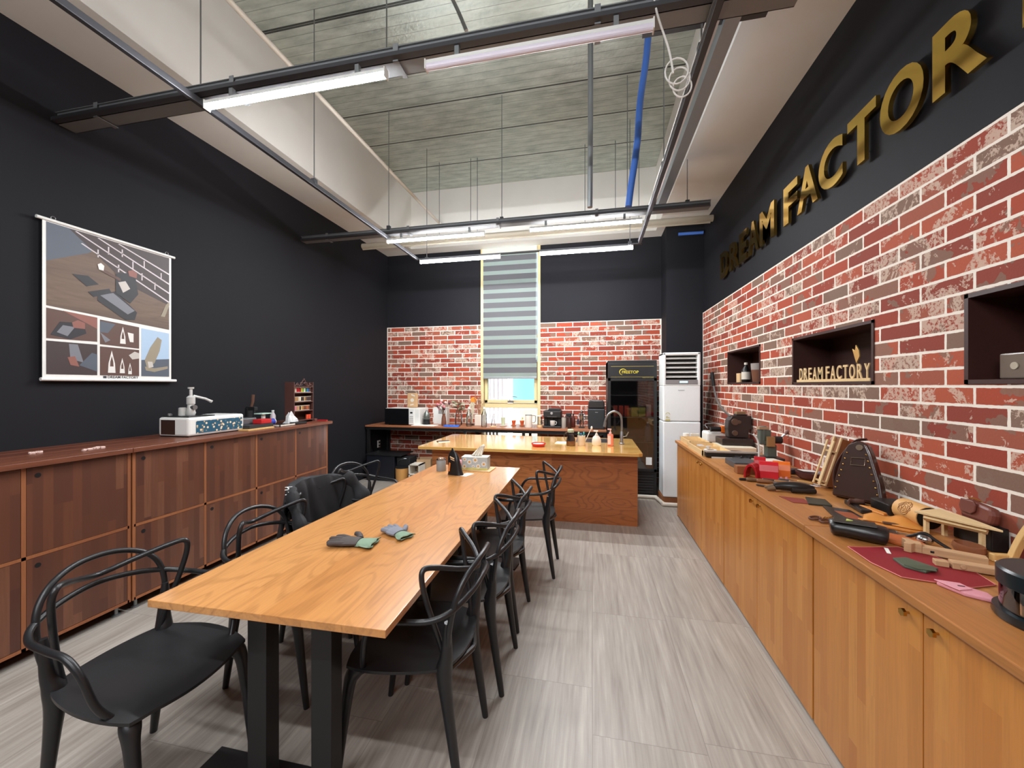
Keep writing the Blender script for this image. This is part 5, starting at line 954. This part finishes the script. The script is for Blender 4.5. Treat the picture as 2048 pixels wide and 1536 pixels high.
fl('paper_pad', 'white paper pad lying near the orange arch holder', 'paper', 1.24, 1.36, 3.17, 3.28, Z, .075, M['offwhite'], 12, .001)
def arch(label, x, y, w_, h, dpt, mat, rot):
    t = thing('arch_holder', label, 'holder', (x, y, Z), rot, 'plastic arch holders on the right worktop'); n = 14; pts = []
    out = [(-w_/2, 0), (-w_*.47, h*.45), (-w_*.33, h*.82), (-w_*.14, h), (w_*.14, h), (w_*.33, h*.82), (w_*.47, h*.45), (w_/2, 0)]; inn = [(w_*.36, 0), (w_*.33, h*.42), (w_*.20, h*.74), (0, h*.86), (-w_*.20, h*.74), (-w_*.33, h*.42), (-w_*.36, 0)]
    MB().prism(out+inn, -dpt/2, dpt/2, 'XZ').build('arch_body', mat, t, bevel=.002); return t
arch('dark red arch holder nearest the worktop edge', 1.075, 2.935, .085, .095, .09, plain(176, 24, 34, .35), -38); arch('bright red arch holder in the middle of the three', 1.175, 2.945, .09, .11, .11, plain(210, 34, 44, .35), 72); arch('orange arch holder, the rightmost of the plastic arches', 1.29, 3.03, .09, .10, .10, M['orange'], 70)
arch('red arch holder hidden behind the bright red one', 1.17, 3.07, .08, .12, .07, plain(190, 26, 38, .35), 70)
b = MB(); b.sphere((1.235, 2.915, Z+.014), .013); b.sphere((1.265, 2.90, Z+.014), .013); single('pink_cap', 'two small pink caps at the foot of the orange arch holder', 'cap', b, plain(226, 150, 150, .4), smooth=True) if False else None
for k, (x, y) in enumerate(((1.235, 2.905), (1.268, 2.905))): t = thing('bead', ['left small pink cap before the orange arch holder', 'right small pink cap before the orange arch holder'][k], 'bead', (x, y, Z)); MB().lathe([(.011, 0), (.012, .012), (.006, .02)], (0,0,0), 12).build('cap_body', plain(226, 150, 150, .4), t, smooth=True)
def hand_tool(name, label, x, y, rot, ln, hm, tm, r=.011, z=None, hl=.55):
    t = thing(name, label, 'tool', (x, y, (Z if z is None else z)+r), rot); MB().tube(spline([(-ln/2, 0, 0), (-ln/2+.01, 0, 0), (-ln/2+ln*hl*.6, 0, 0), (-ln/2+ln*hl, 0, 0)], 3), [r*.7, r*.9, r, r*1.05, r*1.05, r, r, r*.95, r*.8, r*.6], 10).build('handle', hm, t, smooth=True); MB().tube([(-ln/2+ln*hl, 0, 0), (ln/2, 0, -r*.4)], [r*.35, r*.22], 8).build('blade', tm, t); return t
hand_tool('leather_awl', 'thin awl with black marker handle at the front of the tool row', 1.03, 2.83, 0, .15, M['black'], M['steel'], .008)
TL = [(1.075, 2.80, -8, .17, (110, 80, 50)), (1.12, 2.765, -14, .16, (130, 84, 50)), (1.17, 2.80, -10, .17, (84, 60, 44)), (1.215, 2.76, -18, .15, (150, 104, 60)), (1.26, 2.80, -24, .16, (60, 50, 44)), (1.30, 2.75, -28, .16, (140, 100, 64)), (1.35, 2.77, -34, .15, (176, 130, 70))]
TLn = ['leftmost wooden handled tool of the row before the arch holders', 'second wooden handled tool from the left in the tool row', 'dark handled tool in the middle of the tool row', 'light brown handled tool right of the middle in the tool row', 'blackish handled tool near the right end of the tool row', 'brown handled tool beside the blackish one in the tool row', 'yellow wood handled tool at the right end of the tool row']
for (x, y, r_, ln, c_), lb in zip(TL, TLn): hand_tool('carving_tool', lb, x, y, r_, ln, plain(*c_, .5), M['steel'], .012)
t = thing('mallet', 'hammer with dark head and purple-brown handle near the brick wall', 'hammer', (1.40, 3.12, Z+.018), -55); MB().box(-.02, .02, -.04, .045, -.017, .017).build('hammer_head', plain(60, 60, 66, .4, .5), t, bevel=.004); MB().tube([(.02, 0, 0), (.16, 0, -.004)], [.009, .012], 10).build('handle', plain(70, 56, 70, .5), t, smooth=True)
t = thing('leather_bowl', 'dark red leather bowl shape with paper on top by the brick wall', 'bowl', (1.43, 2.955, Z)); b = MB(); b.lathe([(.05, 0), (.075, .02), (.083, .05), (.078, .05), (.06, .015), (0, .012)], (0,0,0), 22); b.build('bowl_body', plain(88, 50, 50, .4), t, smooth=True); MB().rbox(-.01, .0, .056, .12, .05, .002, (4, 6, 20)).build('paper_strip', M['white'], t)
tag(MB().tube(spline([(1.36, 3.42, Z+.006), (1.46, 3.25, Z+.008), (1.52, 3.05, Z+.007), (1.53, 2.86, Z+.03)], 6), .006, 6).build('power_cord', M['black'], smooth=True), 'black cord running along the foot of the brick wall', 'cord')
# black leather gloves / pliers pouch
t = thing('leather_tool_roll', 'black leather tool roll bundle in front of the tool row', 'tool roll', (1.165, 2.585, Z), -6); b = MB(); b.tube(spline([(-.10, 0, .024), (-.05, .005, .03), (.02, -.004, .032), (.07, 0, .026), (.10, 0, .022)], 4), [.018+.010*math.sin(math.pi*i/16.) for i in range(17)], 12); b.tube(spline([(-.06, .03, .022), (.02, .035, .028), (.09, .028, .02)], 4), .018, 10); b.tube(spline([(-.02, -.032, .016), (.05, -.03, .018), (.10, -.02, .016)], 4), .015, 10); b.build('roll_body', M['leather_bk'], t, smooth=True)
b = MB(); b.tube([(-.10, -.012, .016), (-.14, -.02, .010)], [.014, .009], 8).tube([(-.10, .012, .024), (-.145, .01, .014)], [.013, .008], 8); b.build('tool_tips', plain(110, 84, 56, .5), t, smooth=True)
hand_tool('thin_awl', 'thin dark awl pointing left before the black tool roll', 1.06, 2.66, -38, .13, plain(60, 44, 34, .5), M['steel'], .006)
# leaning wooden case
t = thing('wooden_case', 'tall narrow brown wooden case leaning against the brick wall', 'case', (1.405, 2.755, Z), 20); Mc = Matrix.Rotation(R(15), 4, 'Y') @ Matrix.Rotation(R(6), 4, 'X')
b = MB(); b.box(-.035, .075, -.05, .0, .012, .315); b.xform(Mc); b.build('case_panel', M['midwood'], t, bevel=.002)
b = MB(); b.box(-.046, -.036, -.052, -.043, .012, .32).box(-.046, -.036, -.007, .002, .012, .32).box(-.046, -.036, -.043, -.007, .012, .022).box(-.085, -.076, -.05, -.042, .012, .29).box(-.085, -.076, -.008, .0, .012, .29).box(-.076, -.046, -.048, .0, .03, .04).box(-.076, -.046, -.048, .0, .22, .23); b.xform(Mc); b.build('pale_slats', M['birch'], t)
# leather bag leaning
t = thing('leather_bag', 'dark brown riveted leather bag with buckle leaning on the brick wall', 'bag', (1.425, 2.455, Z), 38); Mx = Matrix.Rotation(R(12), 4, 'Y')
sh_ = [(-.155, 0), (.145, 0), (.135, .10), (.105, .24), (.075, .30), (.02, .325), (-.03, .31), (-.065, .25), (-.13, .10)]; sh_ = [(p[0]*.76, p[1]) for p in sh_]
b = MB(); b.prism(sh_, -.045, .015, 'YZ'); b.xform(Mx); b.build('bag_body', M['leather_dk'], t, bevel=.012)
b = MB(); b.prism([(p[0]*.93, .01+p[1]*.95) for p in sh_], -.056, -.0465, 'YZ'); b.xform(Mx); b.build('front_flap', plain(58, 34, 26, .35, 0, .2), t, bevel=.004)
b = MB()
for q in range(7): f_ = q/6.; b.sphere((-.059, -.095+.07*f_*.9, .05+.20*f_), .0045, 0, 6); b.sphere((-.059, .088-.035*f_, .05+.20*f_), .0045, 0, 6)
b.xform(Mx); b.build('rivets', M['brass'], t, smooth=True)
b = MB(); b.tube([(-.061, -.03, .19), (-.061, .03, .185), (-.061, .03, .225), (-.061, -.03, .23)], .003, 6, closed=True); b.cyl((-.062, .0, .285), (-.056, .0, .285), .016, seg=14); b.xform(Mx); b.build('buckle', plain(150, 130, 110, .3, .8), t)
b = MB(); b.tube(spline([(-.02, .10, .02), (.0, .125, .12), (.005, .105, .22), (.01, .05, .32), (.012, .0, .34)], 5), .014, 8, flat=.5); b.xform(Mx); b.build('shoulder_strap', M['leather_dk'], t, smooth=True)
b = MB(); b.tube(spline([(-.10, -.15, .03), (-.07, -.10, .10), (-.04, -.02, .02)], 5), .008, 6); b.build('trailing_strap', plain(90, 54, 48, .5), t, smooth=True) if False else None
fl('black_leather_box', 'black leather box stacked against the brick wall', 'box', 1.40, 1.525, 2.20, 2.33, Z, .055, M['leather_bk'], 0, .006); fl('black_leather_case', 'smaller black leather case lying before the riveted bag', 'case', 1.30, 1.37, 2.20, 2.38, Z, .022, M['leather_bk'], -8, .005)
t = thing('holster_clasp', 'dark brown carved leather strap piece on the black case', 'strap', (1.33, 2.31, Z+.0225), 20); MB().tube(spline([(-.05, 0, .006), (-.02, .012, .010), (.02, -.01, .012), (.05, .005, .006)], 4), [.010, .014, .012, .016, .014, .012, .016, .013, .012, .014, .012, .010, .008], 8, flat=.5).build('strap_body', plain(92, 64, 54, .4), t, smooth=True)
flatpoly('leather_mat', 'thin dark red leather mat beside the black tool roll', 'leather', [(1.035, 2.46), (1.145, 2.43), (1.135, 2.33), (1.055, 2.345)], Z, .003, plain(134, 54, 44, .5), .001)
flatpoly('green_wallet', 'dark green leather wallet lying on the right worktop', 'wallet', [(1.165, 2.455), (1.245, 2.42), (1.215, 2.30), (1.115, 2.32)], Z, .009, plain(50, 52, 42, .45), .002)
t = flatpoly('leather_sheath', 'long black leather sheath with tan centre on the worktop', 'sheath', [(1.17, 2.30), (1.265, 2.25), (1.25, 2.06), (1.175, 2.04), (1.125, 2.12)], Z, .006, M['leather_bk'], .002); t2 = MB().prism([(-.02, .06), (.045, .04), (.035, -.06), (-.025, -.07)], .0062, .0072).build('tan_inlay', plain(150, 78, 46, .5), t)
t = thing('trim_scissors', 'small scissors with brown looped handles on the worktop', 'scissors', (1.075, 2.085, Z+.006), 35); b = MB()
for s_ in (-1, 1): b.tube([(-.045+.032*math.cos(a*.45), s_*.022+.017*math.sin(a*.45), 0) for a in range(14)], .005, 7, closed=True)
b.build('finger_loops', plain(100, 62, 44, .45), t, smooth=True); b = MB(); b.prism([(-.012, .006), (.06, .001), (.06, -.001), (-.012, -.006)], -.002, .002); b.cyl((0, 0, -.003), (0, 0, .006), .007, seg=10); b.build('blades', M['brass'], t)
t = thing('leather_pouch', 'black leather pouch with yellow triangle at the worktop edge', 'pouch', (1.062, 1.845, Z), -24); b = MB(); b.tube(spline([(-.085, .01, .032), (-.05, .01, .036), (.02, 0, .036), (.075, 0, .032), (.09, 0, .030)], 4), [.026, .031, .033, .034, .034, .034, .035, .035, .036, .036, .036, .036, .036, .035, .034, .032, .026], 14, flat=1.35)
for i in range(len(b.v)): x_, y_, z_ = b.v[i]; b.v[i] = (x_, y_, max(.001, z_))
b.build('pouch_body', M['leather_bk'], t, smooth=True); b = MB(); b.prism([(-.080, -.036), (.06, -.034), (.06, .035), (-.070, .05)], .064, .070); b.build('pouch_flap', plain(44, 42, 36, .45), t, bevel=.004); b = MB(); b.prism([(-.035, -.012), (-.012, .0), (-.030, .016)], .0702, .073); b.build('yellow_triangle', plain(206, 216, 120, .4), t); b = MB(); b.rbox(.07, -.02, .03, .012, .05, .02, (0, 0, 10)); b.build('pouch_side', plain(70, 44, 38, .5), t, bevel=.003)
flatpoly('leather_strap', 'black leather strip with white stitch behind the pouch', 'strap', [(1.15, 2.02), (1.27, 1.96), (1.245, 1.90), (1.14, 1.95)], Z, .012, M['leather_bk'], .003)
t = thing('pocket_knife', 'small folding knife lying before the tan leather piece', 'knife', (1.255, 1.945, Z+.006), -25); MB().box(-.05, .012, -.008, .008, -.006, .006).build('handle', M['steel'], t, bevel=.003); MB().prism([(.012, -.007), (.07, .0), (.012, .006)], -.001, .001).build('blade', M['steel'], t)
# tan leather pieces
t = thing('leather_apron', 'tan orange leather holster folded on the right worktop', 'leather', (1.315, 2.04, Z), -32); b = MB(); b.prism([(-.12, .0), (-.06, -.05), (.05, -.055), (.10, -.03), (.085, .04), (-.02, .06), (-.09, .05)], 0, .010); b.build('lower_layer', M['leather_tan'], t, bevel=.003)
n = 12; vs = [((-.10+.20*i/(n-1.)), -.03+.02*j+.01*math.sin(i*.6), .016+.030*math.sin(math.pi*i/(n-1.))*(j/5.)*(.6+.4*math.sin(i*1.1))) for j in range(6) for i in range(n)]; o = MB().add(vs, [(j*n+i, j*n+i+1, (j+1)*n+i+1, (j+1)*n+i) for j in range(5) for i in range(n-1)]).build('folded_flap', plain(210, 138, 60, .5), t, smooth=True); o.modifiers.new('t', 'SOLIDIFY').thickness = .004
MB().rbox(.0, -.018, .016, .07, .02, .008, (0, 0, 14)).build('clip', plain(84, 56, 40, .4), t, bevel=.002)
flatpoly('leather_triangle', 'tan triangular leather piece with snap before the engraved tube', 'leather', [(1.325, 2.29), (1.36, 2.26), (1.37, 2.16), (1.335, 2.13)], Z, .026, M['leather_tan'], .006)
# engraved tube
t = thing('engraved_case', 'pale tan round leather case with engraved emblem, dark inside', 'case', (1.435, 2.035, Z), 0)
n = 20; R0 = .050; b = MB(); prof = [(R0*math.cos(2*math.pi*i/n), R0+R0*math.sin(2*math.pi*i/n)) for i in range(n)]; prof = [(x_, max(.001, z_)) for x_, z_ in prof]; b.prism(prof, -.015, .125, 'XZ'); b.xform(Matrix.Translation((0, 0, 0))); b.build('case_body', plain(216, 164, 100, .55), t, smooth=True)
b = MB(); b.prism([(x_*.93, .004+z_*.93) for x_, z_ in prof], -.0175, -.0153, 'XZ'); b.build('dark_end', M['black'], t)
b = MB()
def on_tube(a, y): return ((R0+.0008)*math.cos(a), y, R0+(R0+.0008)*math.sin(a))
for rr, k_ in ((.032, 22), (.025, 15), (.017, 11), (.009, 7)):
    b.tube([on_tube(R(150)+(rr+.004*math.sin(q*3.)*(1 if rr < .035 else .6))/R0*math.cos(q*2*math.pi/k_), .058+(rr+.004*math.sin(q*2.3))*math.sin(q*2*math.pi/k_)) for q in range(k_)], .0011, 4, closed=True)
b.build('engraved_emblem', plain(140, 88, 46, .6), t)
t = thing('mini_table', 'small unfinished wooden doll-size table on the right worktop', 'table', (1.405, 1.88, Z), 0)
MB().prism([(-.080, .06), (.055, .12), (.062, -.02), (.055, -.14), (.01, -.08)], .095, .103).build('tabletop', M['birch'], t, bevel=.001); b = MB(); b.box(-.035, .045, .065, .071, .070, .094).tube([(-.055, .045, .082), (.045, -.095, .082)], [.012, .012], 4); b.build('apron', M['birch'], t)
for x_, y_ in ((-.050, .045), (.035, .075), (.035, -.085)): MB().box(x_, x_+.013, y_, y_+.013, 0, .094).build('leg', M['birch'], t)
t = thing('leather_purse', 'small reddish brown leather purse standing behind the mini table', 'purse', (1.50, 1.88, Z+.091), -90); b = MB(); b.prism([(-.062, 0), (.062, .0), (.066, .04), (.056, .066), (-.056, .078), (-.066, .05)], -.018, .018, 'XZ'); b.xform(Matrix.Rotation(R(-8), 4, 'X')); b.build('purse_body', M['leather_br'], t, bevel=.012)
b = MB(); b.prism([(-.058, .074), (-.004, .076), (.008, .060), (.007, .036), (-.007, .022), (-.050, .024), (-.060, .044)], -.028, -.020, 'XZ'); b.xform(Matrix.Rotation(R(-8), 4, 'X')); b.build('purse_flap', plain(104, 54, 44, .45), t, bevel=.003); MB().tube([(-.042, 0, .082), (-.016, 0, .085), (.012, 0, .080)], .003, 6).build('purse_clasp', M['brass'], t)
fl('black_block', 'black block under the reddish purse by the brick wall', 'block', 1.475, 1.53, 1.80, 1.96, Z, .09, M['black'], 0, .004)
flatpoly('card_holder', 'tan orange card holder with rounded corners on the worktop', 'wallet', [(1.165, 1.90), (1.215, 1.905), (1.275, 1.86), (1.265, 1.79), (1.20, 1.755), (1.15, 1.83)], Z, .016, M['leather_ora'], .005)
t = thing('metal_tool', 'polished silver measuring-spoon-like tool with dark strap', 'tool', (1.285, 1.83, Z), -50); b = MB(); b.sphere((0, 0, .022), .026, 0, 14, .75); b.build('silver_bulb', M['chrome'], t, smooth=True); MB().tube(spline([(-.06, .0, .008), (-.03, 0, .028), (0, 0, .046), (.03, 0, .028), (.07, 0, .006)], 4), .006, 7).build('strap', M['leather_bk'], t, smooth=True)
# red leather sheet
t = thing('leather_sheet', 'large dark red leather sheet spread on the near right worktop', 'leather', (1.12, 1.58, Z), 0); pts = [(.972, 1.740), (1.02, 1.745), (1.16, 1.775), (1.23, 1.70), (1.26, 1.60), (1.24, 1.50), (1.15, 1.465), (1.03, 1.49), (.99, 1.50), (.965, 1.60)]
b = MB(); b.prism([(p[0]-1.12, p[1]-1.58) for p in pts], 0, .004); b.build('sheet_body', plain(140, 26, 38, .55), t, bevel=.001)
b = MB(); b.tube([(p[0]-1.12, p[1]-1.58, .003) for p in pts], .002, 5, closed=True); b.build('sheet_edge', plain(206, 120, 110, .6), t); MB().rbox(-.03, .14, .006, .012, .06, .001, (0, 0, -24)).build('paper_label', M['paper'], t)
t = flatpoly('card_sleeve', 'green leather card sleeve on the dark red sheet', 'wallet', [(1.055, 1.640), (1.105, 1.655), (1.145, 1.575), (1.085, 1.540), (1.045, 1.575)], Z+.0045, .008, plain(82, 94, 76, .5), .002); MB().prism([(-.04, -.02), (.05, -.012), (.03, -.055), (-.018, -.048)], .0082, .0102).build('sleeve_pocket', plain(74, 86, 68, .5), t)
for k, (x, y, r_, ln, lb) in enumerate(((1.265, 1.705, -28, .19, 'carved wooden clamp piece with cross-shaped end behind the green sleeve'), (1.255, 1.60, -18, .16, 'second wooden clamp piece, lying nearer the camera'))):
    t = thing('wooden_clamp', lb, 'clamp', (x, y, Z+.0045), r_); b = MB(); b.box(-ln/2+.03, ln/2, -.018, .018, 0, .026 if k == 0 else .022)
    if k == 0: b.prism([(-.03, .014), (-.03, .006), (-.018, .010), (-.018, -.004), (-.03, -.006)][:3]+[(-.018, -.01), (-.03, -.006), (-.024, -.024), (-.008, -.02), (.008, -.024), (.024, -.02), (.02, .0), (.026, .016), (.006, .012), (-.01, .022)], 0, .032); 
    b2 = MB().box(-ln/2+.03, ln/2, -.018, .018, 0, .026 if k == 0 else .022); 
    if k == 0: b2.prism([(-ln/2-.02, -.030), (-ln/2, -.036), (-ln/2+.012, -.018), (-ln/2+.03, -.018), (-ln/2+.03, .018), (-ln/2+.012, .02), (-ln/2, .036), (-ln/2-.02, .030), (-ln/2-.012, .010), (-ln/2-.012, -.010)], 0, .034); b2.box(-ln/2+.05, -ln/2+.062, -.0185, -.012, .008, .018, 1)
    else: b2.box(-ln/2-.01, -ln/2+.024, -.014, .014, 0, .018).cyl((-ln/2+.055, -.022, .012), (-ln/2+.055, .022, .012), .008, seg=10)
    b2.build('clamp_body', [M['paleoak'], M['black']], t, bevel=.002)
tag(MB().rbox(1.40, 1.665, Z+.012, .05, .02, .002, (6, 12, 20)).build('paper_tag', M['paper']), 'small white paper tag behind the wooden clamp', 'paper')
t = thing('leather_holster', 'brown leather cup-shaped piece between mini table and wooden frame', 'leather', (1.435, 1.785, Z), 0); b = MB(); b.lathe([(.032, 0), (.040, .016), (.037, .034), (.034, .034), (.032, .012), (0, .008)], (-.05, -.01, 0), 18, 0, 1, 1.3); b.build('holster_body', plain(134, 80, 50, .5), t, smooth=True)
t = thing('pink_envelope', 'pink leather envelope purse near the clear jar', 'purse', (1.10, 1.432, Z), -28); b = MB(); b.prism([(-.052, .015), (.0, -.030), (.064, -.034), (.054, .014), (.0, .032)], 0, .013); b.build('envelope_body', plain(222, 150, 160, .5), t, bevel=.004); b = MB(); b.prism([(-.056, .020), (.002, .036), (.022, .006), (-.009, -.028), (-.036, -.003)], .0132, .016); b.build('envelope_flap', plain(226, 158, 168, .5), t, bevel=.001); MB().rbox(.0, .008, .0168, .016, .004, .0016, (0, 0, 20)).build('slot', plain(90, 50, 60, .5), t)
t = thing('clear_jar', 'round clear acrylic jar with black lid at the right edge', 'jar', (1.190, 1.272, Z)); JR = .105
MB().lathe([(JR+.008, 0), (JR+.012, .008), (JR+.010, .024), (JR, .026)], (0,0,0), 40).build('jar_base', plain(20, 30, 34, .25), t, smooth=True); MB().lathe([(JR-.002, .026), (JR-.002, .095), (JR-.005, .095), (JR-.005, .027)], (0,0,0), 40).build('jar_wall', M['glass'], t, smooth=True); MB().lathe([(JR, .090), (JR+.004, .092), (JR+.004, .131), (JR-.002, .137), (0, .137)], (0,0,0), 40).build('jar_lid', plain(24, 32, 36, .3), t, smooth=True); MB().lathe([(JR-.012, .028), (JR-.02, .052), (0, .058)], (0,0,0), 24).build('grey_contents', plain(96, 100, 98, .6), t, smooth=True)
t = thing('easel_frame', 'pale curved wooden A-frame piece at the right picture edge', 'frame', (1.445, 1.635, Z), -90)
for s_ in (-1, 1):
    b = MB(); out = spline([(s_*.075, 0, 0), (s_*.066, 0, .10), (s_*.040, 0, .19), (s_*.004, 0, .245)], 5); vs = []
    pl_ = [(p.x, p.z) for p in out]; inn = [(p.x-s_*.020, p.z-.004) for p in reversed(out)]; b.prism(pl_+inn, -.010, .010, 'XZ'); b.xform(Matrix.Rotation(R(-16), 4, 'X')); b.build('frame_side', M['pine'], t, bevel=.002)
b = MB(); b.box(-.05, .05, -.006, .006, .095, .110).box(-.022, .022, -.006, .006, .175, .187); b.xform(Matrix.Rotation(R(-16), 4, 'X')); b.build('crossbar', M['pine'], t)
b = MB(); 
for s_ in (-1, 1): b.box(s_*.075-.012, s_*.075+.012, -.045, .02, 0, .028)
b.build('frame_foot', M['pine'], t, bevel=.004)
t = thing('black_tin', 'round black tin at the very right edge of the worktop', 'tin', (1.075, 1.125, Z)); MB().lathe([(.040, 0), (.042, .004), (.042, .03), (.038, .034)], (0,0,0), 24).build('tin_body', plain(24, 30, 34, .3), t, smooth=True)
